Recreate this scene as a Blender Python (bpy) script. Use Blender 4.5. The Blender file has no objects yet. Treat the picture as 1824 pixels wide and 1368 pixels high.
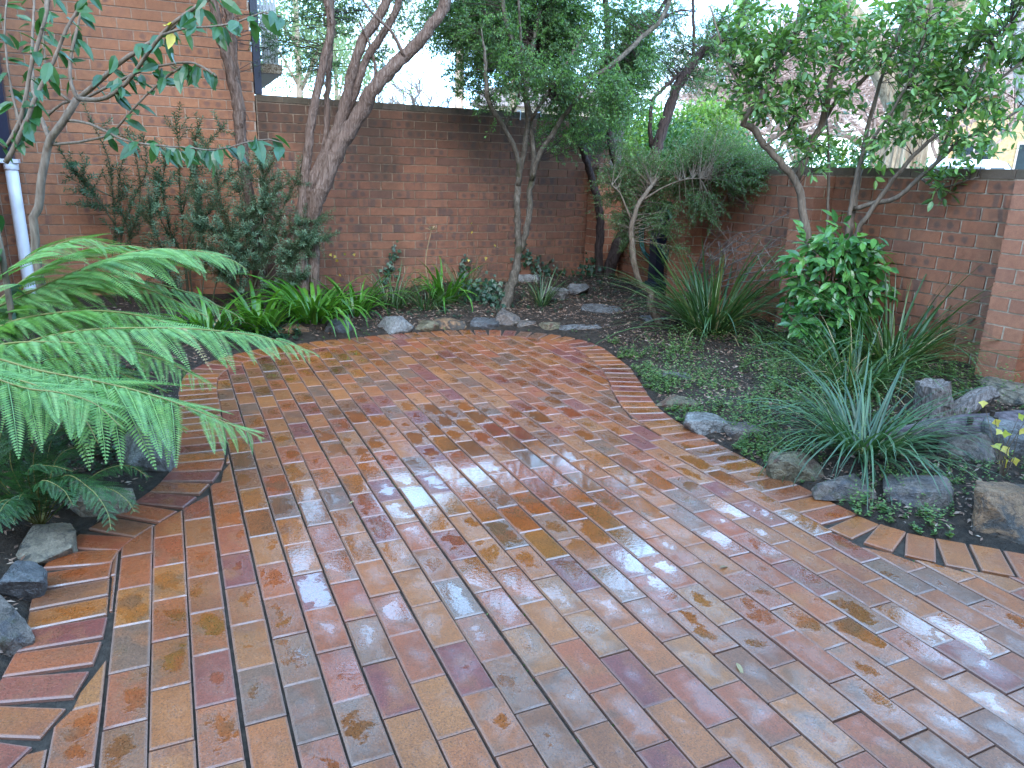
import bpy, bmesh, math, random
import numpy as np
from mathutils import Vector, Matrix

# measured positions (metres): X along the tall wall, Y towards it, Z up; camera above the origin
P = {"paperbark":[[[1.005,7.0,0.671],[1.082,6.933,0.927],[1.141,6.867,1.366],[1.202,6.8,1.786],[1.297,6.733,2.189],[1.366,6.667,2.488],[1.34,6.6,2.847]],[[1.29,6.85,1.49],[1.329,6.862,1.68],[1.354,6.875,1.982],[1.395,6.888,2.346],[1.437,6.9,2.875]],[[1.082,6.95,0.876],[1.191,6.875,1.248],[1.357,6.8,1.586],[1.458,6.725,1.842],[1.524,6.65,2.154],[1.599,6.575,2.391],[1.849,6.5,2.848]],[[1.191,7.0,0.771],[1.202,6.886,1.029],[1.398,6.771,1.516],[1.588,6.657,1.845],[1.691,6.543,2.046],[1.916,6.429,2.293],[2.085,6.314,2.487],[2.228,6.2,2.795]],[[1.393,6.85,1.635],[1.536,6.712,1.959],[1.643,6.575,2.287],[1.802,6.438,2.54],[1.893,6.3,2.815]],[[1.706,6.6,2.052],[1.702,6.567,2.226],[1.636,6.533,2.41],[1.561,6.5,2.525]],[[1.907,6.4,2.289],[1.805,6.367,2.446],[1.614,6.333,2.587],[1.519,6.3,2.691]]],"trunk0":[[[0.732,7.3,0.488],[0.711,7.257,0.854],[0.672,7.214,1.204],[0.641,7.171,1.634],[0.636,7.129,1.885],[0.58,7.086,2.212],[0.527,7.043,2.418],[0.477,7.0,2.739]],[[0.644,7.15,1.841],[0.622,7.1,2.217],[0.618,7.05,2.47],[0.575,7.0,2.75]]],"grey_tree":[[[2.97,6.56,0.109],[3.031,6.55,0.36],[3.073,6.54,0.607],[3.058,6.53,0.904],[3.034,6.52,1.114],[3.046,6.51,1.321],[3.043,6.5,1.423]],[[3.082,6.56,0.605],[3.124,6.542,0.715],[3.152,6.523,0.877],[3.171,6.505,1.09],[3.151,6.487,1.221],[3.171,6.468,1.376],[3.175,6.45,1.488]],[[3.037,6.5,1.27],[3.029,6.47,1.423],[2.976,6.44,1.571],[2.896,6.41,1.69],[2.835,6.38,1.759],[2.759,6.35,1.839],[2.685,6.32,1.908],[2.617,6.29,1.999],[2.591,6.26,2.153],[2.564,6.23,2.325],[2.517,6.2,2.534]],[[3.036,6.5,1.296],[3.056,6.491,1.449],[3.09,6.482,1.651],[3.093,6.473,1.774],[3.095,6.464,1.897],[3.062,6.455,2.063],[3.048,6.445,2.157],[3.005,6.436,2.284],[2.948,6.427,2.381],[2.861,6.418,2.59],[2.81,6.409,2.726],[2.777,6.4,2.982]],[[3.158,6.45,1.335],[3.189,6.478,1.479],[3.179,6.506,1.62],[3.161,6.533,1.82],[3.152,6.561,1.954],[3.137,6.589,2.078],[3.154,6.617,2.276],[3.206,6.644,2.475],[3.277,6.672,2.771],[3.307,6.7,3.059]],[[3.152,6.45,1.325],[3.16,6.395,1.468],[3.208,6.34,1.618],[3.272,6.285,1.738],[3.313,6.23,1.849],[3.391,6.175,1.97],[3.424,6.12,2.053],[3.509,6.065,2.203],[3.659,6.01,2.301],[3.925,5.955,2.546],[4.155,5.9,2.831]],[[2.867,6.45,1.763],[2.891,6.412,1.883],[2.948,6.375,1.984],[2.948,6.338,2.126],[2.947,6.3,2.275]],[[3.095,6.4,1.845],[3.139,6.325,1.964],[3.234,6.25,2.139],[3.299,6.175,2.29],[3.387,6.1,2.47]]],"corner_tree":[[[4.51,7.3,0.172],[4.44,7.263,0.406],[4.416,7.225,0.726],[4.357,7.188,1.036],[4.202,7.15,1.392],[4.084,7.112,1.591],[3.969,7.075,1.783],[3.87,7.037,1.969],[3.783,7.0,2.203]],[[4.586,7.3,0.169],[4.598,7.25,0.404],[4.674,7.2,0.663],[4.794,7.15,0.918],[4.885,7.1,1.198],[4.94,7.05,1.592],[5.013,7.0,1.974],[5.102,6.95,2.317],[5.274,6.9,2.604],[5.469,6.85,2.808],[5.733,6.8,3.045]],[[4.893,7.3,0.92],[4.718,7.286,1.251],[4.602,7.271,1.461],[4.499,7.257,1.725],[4.44,7.243,2.012],[4.387,7.229,2.485],[4.328,7.214,2.964],[4.285,7.2,3.322]],[[4.927,7.1,1.698],[4.853,7.05,1.939],[4.839,7.0,2.174],[5.008,6.95,2.367],[5.174,6.9,2.513]],[[4.39,7.2,2.316],[4.54,7.125,2.541],[4.708,7.05,2.845],[4.842,6.975,3.086],[4.871,6.9,3.283]],[[5.239,6.9,2.585],[5.215,6.9,2.845],[5.162,6.9,3.161],[5.137,6.9,3.367]],[[4.675,7.0,2.834],[4.935,6.9,3.02],[5.142,6.8,3.036]]],"twisted_tree":[[[3.982,5.35,0.014],[3.96,5.369,0.115],[3.916,5.388,0.202],[3.88,5.408,0.267],[3.881,5.427,0.34],[3.915,5.446,0.376],[3.869,5.465,0.421],[3.807,5.485,0.445],[3.768,5.504,0.56],[3.735,5.523,0.673],[3.716,5.542,0.829],[3.725,5.562,0.998],[3.799,5.581,1.167],[3.918,5.6,1.312]],[[3.751,5.6,0.996],[3.691,5.633,1.115],[3.645,5.667,1.233],[3.573,5.7,1.303]],[[3.812,5.6,1.166],[3.968,5.5,1.292],[4.125,5.4,1.369],[4.287,5.3,1.384]]],"glossy_tree":[[[4.322,4.055,0.798],[4.274,4.089,1.001],[4.226,4.135,1.24],[4.156,4.165,1.396],[4.056,4.189,1.491],[3.914,4.247,1.628],[3.798,4.287,1.749],[3.716,4.277,1.763],[3.748,4.239,1.855],[3.821,4.193,1.984],[3.912,4.168,2.202],[3.983,4.151,2.416],[4.0,4.157,2.624]],[[4.235,4.226,1.388],[4.26,4.198,1.516],[4.311,4.174,1.693],[4.332,4.143,1.808],[4.322,4.12,1.9],[4.327,4.119,2.086],[4.375,4.104,2.288],[4.383,4.117,2.522],[4.364,4.124,2.695]],[[4.373,4.181,1.808],[4.405,4.114,1.942],[4.488,4.014,2.052],[4.532,3.931,2.156],[4.571,3.849,2.256],[4.579,3.803,2.424],[4.571,3.774,2.62]],[[4.457,4.048,0.795],[4.505,4.158,1.282],[4.527,4.241,1.645],[4.512,4.282,1.824],[4.455,4.367,2.079],[4.424,4.434,2.314]],[[4.538,3.939,0.93],[4.542,3.948,1.172],[4.563,3.961,1.448],[4.597,3.978,1.758],[4.601,3.959,1.907],[4.627,3.946,2.11],[4.656,3.924,2.291],[4.703,3.911,2.522]],[[4.435,3.874,0.938],[4.466,3.895,1.466],[4.464,3.821,1.654],[4.499,3.728,1.834],[4.533,3.651,2.058],[4.528,3.592,2.288],[4.487,3.547,2.504]],[[4.502,3.856,0.979],[4.516,3.793,1.162],[4.572,3.715,1.358],[4.569,3.637,1.472],[4.621,3.545,1.619],[4.672,3.444,1.735],[4.719,3.352,1.877],[4.792,3.245,2.008],[4.857,3.14,2.132]],[[4.508,3.925,1.205],[4.554,3.771,1.253],[4.578,3.627,1.298],[4.618,3.506,1.438],[4.599,3.396,1.528],[4.631,3.277,1.666],[4.66,3.134,1.724],[4.737,2.993,1.857]],[[4.697,3.564,1.428],[4.7,3.429,1.369],[4.741,3.307,1.409],[4.76,3.196,1.447]],[[3.768,4.25,1.857],[3.706,4.284,1.965],[3.616,4.349,2.126],[3.549,4.421,2.343],[3.496,4.474,2.52]],[[4.708,3.477,1.532],[4.678,3.382,1.792],[4.741,3.283,2.17],[4.709,3.16,2.34]],[[3.834,4.144,1.623],[3.975,4.146,1.715],[4.137,4.147,1.835],[4.256,4.198,2.051]]],"camellia":[[[-0.591,4.174,1.005],[-0.559,4.19,1.161],[-0.522,4.203,1.316],[-0.492,4.207,1.431],[-0.468,4.193,1.482],[-0.413,4.168,1.546],[-0.334,4.147,1.652]],[[-0.334,4.147,1.652],[-0.248,4.071,1.72],[-0.144,3.991,1.803],[-0.057,3.911,1.859],[0.05,3.823,1.921],[0.144,3.744,1.99],[0.261,3.667,2.098]],[[-0.32,4.083,1.654],[-0.239,3.978,1.647],[-0.164,3.888,1.676],[-0.076,3.808,1.755],[-0.019,3.741,1.831],[0.049,3.668,1.904],[0.139,3.584,1.975],[0.224,3.494,2.021],[0.285,3.414,2.064]],[[-0.334,4.147,1.652],[-0.354,4.178,1.722],[-0.349,4.208,1.822],[-0.314,4.231,1.948],[-0.281,4.248,2.048],[-0.259,4.27,2.149]],[[-0.477,4.212,1.469],[-0.503,4.282,1.559],[-0.533,4.345,1.623],[-0.537,4.409,1.728],[-0.528,4.485,1.887],[-0.507,4.564,2.075],[-0.496,4.623,2.186]],[[-0.478,4.307,1.586],[-0.408,4.234,1.636],[-0.341,4.15,1.652]],[[-0.651,3.735,1.341],[-0.58,3.73,1.427],[-0.518,3.735,1.533],[-0.48,3.756,1.655],[-0.448,3.777,1.766],[-0.411,3.788,1.856],[-0.379,3.809,1.967],[-0.363,3.829,2.055]],[[-0.586,3.713,1.366],[-0.508,3.695,1.495],[-0.428,3.685,1.653],[-0.363,3.667,1.761],[-0.298,3.654,1.889],[-0.229,3.633,1.995]],[[-0.462,4.199,1.45],[-0.347,4.093,1.465],[-0.259,4.0,1.483],[-0.195,3.921,1.508],[-0.129,3.854,1.575],[-0.041,3.784,1.665],[0.055,3.707,1.744],[0.146,3.624,1.798]],[[-0.41,4.211,1.563],[-0.313,4.072,1.552],[-0.228,3.931,1.517],[-0.159,3.796,1.48],[-0.08,3.663,1.462],[0.006,3.53,1.452],[0.089,3.4,1.448],[0.176,3.265,1.437]],[[0.176,3.265,1.437],[0.245,3.194,1.451],[0.313,3.127,1.474],[0.377,3.056,1.483],[0.419,2.989,1.469]],[[-0.355,4.151,1.634],[-0.407,4.167,1.681],[-0.446,4.181,1.739],[-0.448,4.181,1.811],[-0.436,4.199,1.955],[-0.411,4.21,2.097]],[[-0.301,4.074,1.654],[-0.174,3.954,1.715],[-0.042,3.83,1.771],[0.06,3.708,1.789],[0.155,3.583,1.79],[0.231,3.449,1.733]],[[0.047,3.584,1.888],[0.131,3.506,1.91],[0.212,3.423,1.91],[0.311,3.335,1.923],[0.409,3.253,1.957],[0.46,3.176,1.934]],[[-0.511,3.72,1.496],[-0.538,3.783,1.653],[-0.543,3.855,1.873],[-0.522,3.888,2.006]]],"glossy_shrub_base":[4.35,3.781,0.129],"glossy_shrub":[[4.309,3.839,0.824,0.342,0.302,0.32],[4.264,3.809,0.485,0.325,0.285,0.32],[4.543,3.75,0.708,0.183,0.244,0.25]],"grey_tree_crown":[[2.871,7.329,2.631,0.469,0.414,0.55],[3.363,7.071,2.541,0.442,0.497,0.6],[3.704,6.659,2.471,0.456,0.51,0.6],[4.021,6.432,2.225,0.376,0.376,0.5],[2.553,7.421,2.813,0.381,0.327,0.5],[3.108,7.063,2.863,0.644,0.268,0.7],[3.523,6.627,2.106,0.242,0.215,0.3],[3.833,6.61,2.867,0.529,0.318,0.6],[2.846,7.104,2.249,0.381,0.245,0.4],[3.55,6.54,1.875,0.322,0.215,0.35],[3.889,6.285,1.932,0.291,0.238,0.35],[3.391,6.901,2.77,0.483,0.322,0.5],[4.127,6.33,2.42,0.265,0.318,0.4],[2.878,6.038,2.198,0.285,0.238,0.25],[3.204,5.652,2.186,0.276,0.23,0.25],[3.545,5.647,1.947,0.285,0.214,0.3],[2.69,6.467,2.544,0.295,0.245,0.25]],"corner_tree_crown":[[5.092,7.293,2.888,0.43,0.491,0.5],[4.76,7.565,2.894,0.373,0.435,0.5],[5.321,6.939,2.473,0.364,0.364,0.5],[5.617,6.813,2.872,0.359,0.419,0.5],[4.665,7.402,1.884,0.283,0.314,0.35],[4.499,7.623,1.975,0.223,0.255,0.3]],"twisted_tree_crown":[[4.037,6.064,1.455,0.318,0.318,0.35],[4.381,5.792,1.467,0.391,0.261,0.4],[4.602,5.477,1.525,0.304,0.228,0.35],[4.187,5.785,1.161,0.313,0.261,0.3],[3.95,5.974,1.047,0.185,0.265,0.2],[4.186,5.427,0.76,0.152,0.081,0.12],[4.117,5.536,1.0,0.202,0.177,0.2],[3.919,5.964,0.97,0.185,0.238,0.2],[4.336,5.355,1.111,0.224,0.174,0.25],[3.837,6.221,1.294,0.188,0.215,0.25],[4.632,5.204,1.432,0.295,0.196,0.3],[5.016,5.288,1.538,0.278,0.202,0.3],[4.666,5.742,1.726,0.313,0.235,0.35]],"glossy_tree_crown":[[3.695,4.289,2.233,0.268,0.345,0.4],[3.95,4.208,2.351,0.345,0.307,0.5],[4.218,4.05,2.25,0.345,0.345,0.5],[4.511,3.963,2.406,0.345,0.268,0.5],[4.622,3.638,2.269,0.331,0.295,0.5],[4.724,3.373,2.309,0.282,0.282,0.45],[4.75,3.146,1.996,0.207,0.242,0.4],[4.654,3.382,1.875,0.324,0.216,0.4],[4.578,3.651,1.887,0.263,0.226,0.4],[3.986,4.168,1.92,0.274,0.196,0.4],[4.261,4.178,1.633,0.244,0.163,0.3],[3.776,4.276,1.95,0.196,0.196,0.3],[4.597,3.121,1.694,0.242,0.121,0.3],[4.674,3.338,1.407,0.221,0.092,0.2],[4.524,3.815,1.6,0.235,0.137,0.3],[4.822,3.25,2.428,0.207,0.242,0.4]],"paperbark_crown":[[1.596,7.511,2.776,0.313,0.209,0.4],[1.856,7.279,2.789,0.308,0.231,0.4],[2.07,6.931,2.732,0.299,0.249,0.4],[1.283,7.775,2.785,0.265,0.212,0.4],[1.36,7.459,2.269,0.365,0.209,0.3],[1.019,7.815,2.523,0.212,0.212,0.3],[1.894,6.874,2.297,0.249,0.199,0.3]],"needle_shrub":[[[-0.482,7.3,0.516],[-0.423,7.29,0.853],[-0.414,7.28,1.135],[-0.409,7.27,1.365],[-0.451,7.26,1.542],[-0.515,7.25,1.693]],[[-0.424,7.3,0.852],[-0.545,7.283,1.087],[-0.667,7.267,1.267],[-0.762,7.25,1.463]],[[-0.42,7.3,1.088],[-0.576,7.275,1.178],[-0.68,7.25,1.312]],[[-0.417,7.3,0.514],[-0.272,7.287,0.853],[-0.199,7.275,1.139],[-0.209,7.263,1.462],[-0.253,7.25,1.64]],[[-0.449,7.3,1.018],[-0.575,7.275,1.004],[-0.633,7.25,1.018]],[[-0.326,7.3,0.756],[-0.373,7.283,1.043],[-0.33,7.267,1.321],[-0.22,7.25,1.552]],[[-0.396,7.3,0.709],[-0.247,7.283,1.091],[-0.128,7.267,1.327],[-0.13,7.25,1.601]]],"needle_shrub2":[[[0.097,7.25,0.458],[0.108,7.225,0.857],[0.115,7.2,1.194],[0.135,7.175,1.52],[0.124,7.15,1.789]],[[0.101,7.25,0.508],[-0.005,7.217,0.858],[-0.018,7.183,1.192],[0.051,7.15,1.471]],[[0.143,7.25,0.457],[0.269,7.225,0.857],[0.25,7.2,1.197],[0.255,7.175,1.525],[0.34,7.15,1.756]],[[0.142,7.25,0.707],[0.374,7.217,1.005],[0.484,7.183,1.25],[0.676,7.15,1.351]],[[0.117,7.25,0.953],[0.24,7.217,1.338],[0.394,7.183,1.577],[0.515,7.15,1.697]],[[-0.014,7.25,0.758],[-0.08,7.2,1.002],[-0.035,7.15,1.239]]],"needle_shrub3":[[[-0.057,7.0,0.299],[-0.069,6.95,0.644],[-0.132,6.9,0.882],[-0.13,6.85,1.11]],[[0.209,7.0,0.239],[0.262,6.95,0.638],[0.221,6.9,0.974],[0.282,6.85,1.207]],[[0.301,7.0,0.235],[0.418,6.95,0.587],[0.62,6.9,0.88],[0.77,6.85,1.122]],[[0.068,7.0,0.195],[-0.048,6.925,0.408],[-0.204,6.85,0.564]],[[0.541,7.0,0.276],[0.519,6.963,0.681],[0.445,6.925,0.974],[0.397,6.887,1.254],[0.359,6.85,1.523]],[[0.589,7.0,0.274],[0.615,6.95,0.731],[0.587,6.9,1.071],[0.551,6.85,1.258]],[[0.637,7.0,0.272],[0.804,6.963,0.678],[0.913,6.925,0.976],[1.014,6.887,1.172],[1.088,6.85,1.318]],[[0.626,7.0,0.476],[0.853,6.95,0.728],[1.05,6.9,0.88],[1.241,6.85,0.933]],[[0.609,7.0,0.577],[0.478,6.95,0.781],[0.343,6.9,0.833],[0.211,6.85,0.885]],[[0.661,7.0,0.271],[0.888,6.95,0.476],[1.089,6.9,0.68],[1.309,6.85,0.758]],[[0.714,7.0,0.725],[0.775,6.95,1.022],[0.787,6.9,1.309],[0.767,6.85,1.448]],[[0.643,7.0,0.374],[0.502,6.925,0.489],[0.363,6.85,0.551]],[[0.741,7.0,0.371],[0.942,6.925,0.629],[1.187,6.85,0.834]],[[0.548,7.0,0.377],[0.663,6.925,0.781],[0.916,6.85,1.219]],[[0.585,7.0,0.223],[0.405,6.925,0.442],[0.284,6.85,0.696]],[[0.633,7.0,0.221],[0.876,6.925,0.326],[1.069,6.85,0.433]]],"fern":[[[-0.841,3.856,0.723],[-0.708,3.827,0.759],[-0.571,3.805,0.824],[-0.431,3.784,0.892],[-0.268,3.751,0.962],[-0.105,3.71,1.006],[0.079,3.646,1.007],[0.217,3.595,0.98],[0.306,3.558,0.926]],[[-0.795,3.597,0.698],[-0.677,3.529,0.634],[-0.506,3.471,0.682],[-0.357,3.419,0.712],[-0.167,3.342,0.726],[0.043,3.251,0.727],[0.232,3.165,0.714],[0.379,3.095,0.686],[0.523,3.018,0.631]],[[-0.757,3.278,0.654],[-0.621,3.208,0.66],[-0.49,3.128,0.626],[-0.339,3.042,0.603],[-0.171,2.945,0.57],[-0.024,2.854,0.527],[0.121,2.76,0.471],[0.247,2.676,0.418]],[[-0.894,4.097,0.681],[-0.703,4.065,0.757],[-0.535,4.036,0.808],[-0.341,3.991,0.848],[-0.149,3.931,0.837],[0.042,3.858,0.786],[0.186,3.803,0.72],[0.294,3.763,0.652]],[[-0.86,3.749,0.719],[-0.722,3.752,0.857],[-0.609,3.751,0.95],[-0.474,3.734,1.021],[-0.34,3.707,1.058],[-0.223,3.664,1.024]],[[-0.895,3.851,0.627],[-0.741,3.809,0.651],[-0.583,3.774,0.699],[-0.426,3.728,0.712],[-0.295,3.678,0.676],[-0.211,3.638,0.602]],[[-0.813,3.484,0.677],[-0.699,3.42,0.615],[-0.581,3.369,0.595],[-0.459,3.328,0.618],[-0.319,3.266,0.599],[-0.181,3.195,0.547],[-0.063,3.133,0.494]],[[-0.727,3.129,0.77],[-0.642,3.032,0.664],[-0.517,2.936,0.617],[-0.391,2.851,0.608],[-0.286,2.77,0.581],[-0.212,2.692,0.516]]],"fern_layers":[[[-0.798,3.945,0.704],[-0.631,3.959,0.848],[-0.464,3.959,0.947],[-0.298,3.943,0.997],[-0.133,3.912,0.998],[0.006,3.873,0.934]],[[-0.777,3.816,0.689],[-0.597,3.807,0.782],[-0.393,3.777,0.841],[-0.212,3.742,0.853],[-0.033,3.684,0.791],[0.125,3.628,0.701]],[[-0.78,3.691,0.654],[-0.626,3.664,0.723],[-0.43,3.607,0.759],[-0.257,3.55,0.761],[-0.084,3.481,0.728],[0.065,3.412,0.658]],[[-0.746,3.5,0.646],[-0.6,3.44,0.672],[-0.415,3.356,0.678],[-0.232,3.265,0.662],[-0.052,3.166,0.614],[0.103,3.064,0.521]],[[-0.734,3.314,0.621],[-0.595,3.24,0.628],[-0.441,3.149,0.605],[-0.289,3.053,0.562],[-0.141,2.952,0.499],[-0.015,2.855,0.415]],[[-0.715,3.14,0.642],[-0.601,3.06,0.632],[-0.49,2.979,0.613],[-0.401,2.902,0.574],[-0.332,2.829,0.516],[-0.293,2.763,0.44]]],"fern_crown":[-0.839,3.675,0.697],"low_fern":[[[-0.442,2.966,0.139],[-0.375,2.949,0.227],[-0.293,2.915,0.285],[-0.215,2.869,0.303],[-0.152,2.815,0.27]],[[-0.54,2.986,0.238],[-0.433,2.88,0.287],[-0.337,2.76,0.278],[-0.283,2.649,0.233],[-0.268,2.559,0.199]],[[-0.552,3.036,0.196],[-0.431,2.942,0.216],[-0.294,2.842,0.237],[-0.229,2.762,0.216],[-0.203,2.699,0.191]],[[-0.603,3.103,0.153],[-0.553,3.144,0.292],[-0.47,3.149,0.371],[-0.372,3.125,0.379]],[[-0.623,2.998,0.156],[-0.617,3.074,0.281],[-0.594,3.137,0.391],[-0.554,3.179,0.462]],[[-0.636,2.904,0.2],[-0.651,2.982,0.301],[-0.63,3.043,0.406],[-0.611,3.095,0.473]],[[-0.564,3.085,0.154],[-0.474,3.084,0.28],[-0.371,3.053,0.335],[-0.275,3.006,0.328]],[[-0.578,2.89,0.24],[-0.495,2.83,0.295],[-0.42,2.756,0.293],[-0.385,2.689,0.253]],[[-0.6,3.216,0.152],[-0.511,3.258,0.291],[-0.428,3.275,0.347],[-0.309,3.248,0.317]],[[-0.614,2.906,0.239],[-0.534,2.894,0.318],[-0.46,2.866,0.34],[-0.389,2.828,0.323]]],"T2":[2.982,6.56,0.12],"T3":[4.492,7.2,0.2],"T4":[3.92,5.27,0.05],"lomA":[4.136,4.729,0.12],"lomB":[4.781,3.392,0.28],"lomC":[3.929,3.114,0.14],"lomD":[2.968,2.215,0.07],"lomE":[3.332,6.489,0.15],"agaA":[1.016,6.487,0.08],"agaB":[1.849,6.963,0.12],"agaC":[2.378,6.989,0.12],"agaD":[0.654,6.421,0.05],"stump":[3.774,2.435,0.16],"log":[3.714,2.172,0.14],"rocks":[["rk1",-0.189,3.528,0.0,0.246,0.272,0.26],["rk2",-0.505,2.809,0.0,0.201,0.121,0.2],["rk3",-0.356,3.106,0.0,0.271,0.136,0.2],["rk4",-0.54,2.519,0.0,0.136,0.136,0.2],["rk5",-0.552,2.261,0.0,0.098,0.147,0.25],["rk6",1.699,6.133,0.0,0.325,0.177,0.3],["rk7",1.243,6.178,0.0,0.24,0.163,0.25],["rk8",0.851,6.207,0.0,0.282,0.141,0.25],["rk9",1.999,6.14,0.0,0.301,0.11,0.25],["rk10",2.217,6.125,0.0,0.294,0.122,0.2],["rk11",2.539,6.08,0.0,0.278,0.113,0.25],["rk12",2.763,6.065,0.0,0.229,0.177,0.25],["rk13",2.932,5.936,0.0,0.259,0.083,0.25],["rk14",3.083,5.789,0.0,0.215,0.123,0.25],["rk15",3.289,5.553,0.0,0.453,0.111,0.35],["rk16",3.509,5.51,0.0,0.253,0.122,0.3],["rk17",3.528,4.937,0.0,0.516,0.141,0.35],["rk18",3.769,6.009,0.04,0.438,0.142,0.35],["rk19",3.573,7.387,0.16,0.378,0.189,0.2],["rk20",3.528,6.62,0.16,0.318,0.139,0.2],["rk21",3.871,6.702,0.18,0.238,0.119,0.2],["rk22",3.055,3.913,0.0,0.212,0.154,0.25],["rk23",2.74,3.443,0.0,0.259,0.117,0.2],["rk24",2.655,3.051,0.0,0.269,0.12,0.22],["rk25",2.765,2.887,0.0,0.231,0.105,0.22],["rk26",2.602,2.354,0.0,0.255,0.166,0.24],["rk27",2.642,2.139,0.0,0.28,0.117,0.24],["rk28",2.843,1.922,0.0,0.291,0.197,0.3],["rk29",2.996,1.589,0.0,0.344,0.264,0.35],["rk30",3.476,2.122,0.04,0.265,0.237,0.25],["rk31",3.693,2.028,0.06,0.335,0.279,0.4],["rk32",4.3,2.472,0.2,0.357,0.117,0.3],["rk33",4.01,5.42,0.05,0.361,0.155,0.3]],"cam":{"r":[909.221,-415.288,29.202],"u":[90.163,264.909,960.049],"fw":[406.433,870.264,-278.304],"H":1.3906,"lens":25.7322},"bg_gumA":[8.24,21.981,3.111],"bg_gumB":[2.854,17.484,2.741],"bg_bareA":[8.198,24.381,3.365],"bg_bareB":[7.621,27.019,3.585],"bg_bareC":[14.026,26.308,3.529],"bg_bareD":[18.961,19.07,2.478],"bg_bareE":[23.079,19.5,2.65],"bg_bareF":[16.015,18.157,2.505],"bg_bareG":[26.245,19.273,2.97],"bg_bigtrunk":[11.862,9.466,1.601],"bg_lichen":[11.827,7.67,3.12],"bg_van":[24.208,16.42,1.853],"bg_bld":[32.78,21.702,2.141],"bg_bldL":[32.007,24.427,2.347],"bg_hedgeA":[7.606,10.279,1.522],"bg_shrubA":[6.883,7.744,1.522],"bg_pole1":[8.812,19.366,2.953],"bg_pale":[13.992,28.695,3.759],"bg_gumC":[4.237,20.33,2.882],"bg_gumD":[8.354,31.306,3.688],"hose":[4.79,6.597,0.984],"hoseL":[4.74,6.929,0.626],"hoseR":[4.74,6.336,0.686],"hoseB":[4.74,6.574,0.239],"ivyA":[2.098,7.58,0.655],"ivyA2":[2.052,7.58,0.481],"ivyB":[2.869,7.58,0.495],"ivyC":[3.864,7.58,0.573],"ivyC2":[4.017,7.58,0.409],"ivyD":[4.426,7.58,0.466],"yel":[3.413,1.887,0.1],"slabA":[0.867,7.9,2.225],"slabB":[1.132,7.9,2.246],"slabA2":[0.888,7.9,2.316],"soff":[0.853,7.75,2.013],"navy1":[-1.134,7.45,1.92],"navy2":[-1.106,7.45,1.365],"wp1":[-1.179,7.52,1.34],"wp2":[-1.084,7.52,1.343],"wp3":[-1.164,7.52,0.837],"wp4":[-1.099,7.52,0.743],"clip1":[3.796,7.6,1.994]}
R3 = lambda a: Vector(a)
rng = np.random.default_rng(7)
random.seed(7)
scene = bpy.context.scene
col = scene.collection

# ------------------------------------------------------------------ camera, world, sun, exposure
cam_d = bpy.data.cameras.new('camera'); cam = bpy.data.objects.new('camera', cam_d); col.objects.link(cam)
cam_d.sensor_fit = 'HORIZONTAL'; cam_d.sensor_width = 36.0; cam_d.lens = P['cam']['lens']
cam_d.clip_start = 0.05; cam_d.clip_end = 900
cr, cu, cf = [np.array(P['cam'][k]) / 1000.0 for k in ('r', 'u', 'fw')]
CAM = np.array([0, 0, P['cam']['H']])
cam.matrix_world = Matrix(((cr[0], cu[0], -cf[0], 0), (cr[1], cu[1], -cf[1], 0), (cr[2], cu[2], -cf[2], CAM[2]), (0, 0, 0, 1)))
scene.camera = cam

SUN_EL, SUN_AZ = math.radians(38), math.radians(200)      # azimuth from +Y towards +X
world = bpy.data.worlds.new('World'); scene.world = world; world.use_nodes = True
wt = world.node_tree; wn = wt.nodes; wl = wt.links
bg = wn['Background']; bg.inputs['Strength'].default_value = 0.15
sky = wn.new('ShaderNodeTexSky'); sky.sky_type = 'NISHITA'; sky.sun_disc = False
sky.sun_elevation = SUN_EL; sky.sun_rotation = SUN_AZ; sky.air_density = 1.0; sky.dust_density = 1.5; sky.ozone_density = 1.0
tc = wn.new('ShaderNodeTexCoord'); cn = wn.new('ShaderNodeTexNoise')
cn.inputs['Scale'].default_value = 3.2; cn.inputs['Detail'].default_value = 5; cn.inputs['Roughness'].default_value = .58
cmp_ = wn.new('ShaderNodeMapping'); cmp_.inputs['Scale'].default_value = (1, 1, 2.2)
wl.new(tc.outputs['Generated'], cmp_.inputs['Vector']); wl.new(cmp_.outputs[0], cn.inputs['Vector'])
crp = wn.new('ShaderNodeValToRGB'); crp.color_ramp.elements[0].position = .36; crp.color_ramp.elements[1].position = .60
wl.new(cn.outputs['Fac'], crp.inputs['Fac'])
mx = wn.new('ShaderNodeMix'); mx.data_type = 'RGBA'
wl.new(crp.outputs['Color'], mx.inputs['Factor']); wl.new(sky.outputs['Color'], mx.inputs['A'])
mx.inputs['B'].default_value = (4.3, 8.3, 13.8, 1)
wl.new(mx.outputs['Result'], bg.inputs['Color'])

sd = bpy.data.lights.new('sun', 'SUN'); sun = bpy.data.objects.new('sun', sd); col.objects.link(sun)
sd.energy = .7; sd.angle = math.radians(45); sd.color = (1, .95, .87)
sdir = Vector((math.sin(SUN_AZ) * math.cos(SUN_EL), math.cos(SUN_AZ) * math.cos(SUN_EL), math.sin(SUN_EL)))
sun.rotation_euler = sdir.to_track_quat('Z', 'Y').to_euler()
sun.location = (0, -3, 9)
scene.view_settings.view_transform = 'Standard'; scene.view_settings.look = 'None'
scene.view_settings.exposure = 2.3; scene.view_settings.gamma = 1.0
scene.view_settings.use_curve_mapping = False
scene.render.engine = 'CYCLES'
scene.cycles.use_denoising = True
scene.cycles.max_bounces = 6; scene.cycles.diffuse_bounces = 3; scene.cycles.glossy_bounces = 3; scene.cycles.transmission_bounces = 4
scene.cycles.caustics_reflective = False; scene.cycles.caustics_refractive = False

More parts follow.
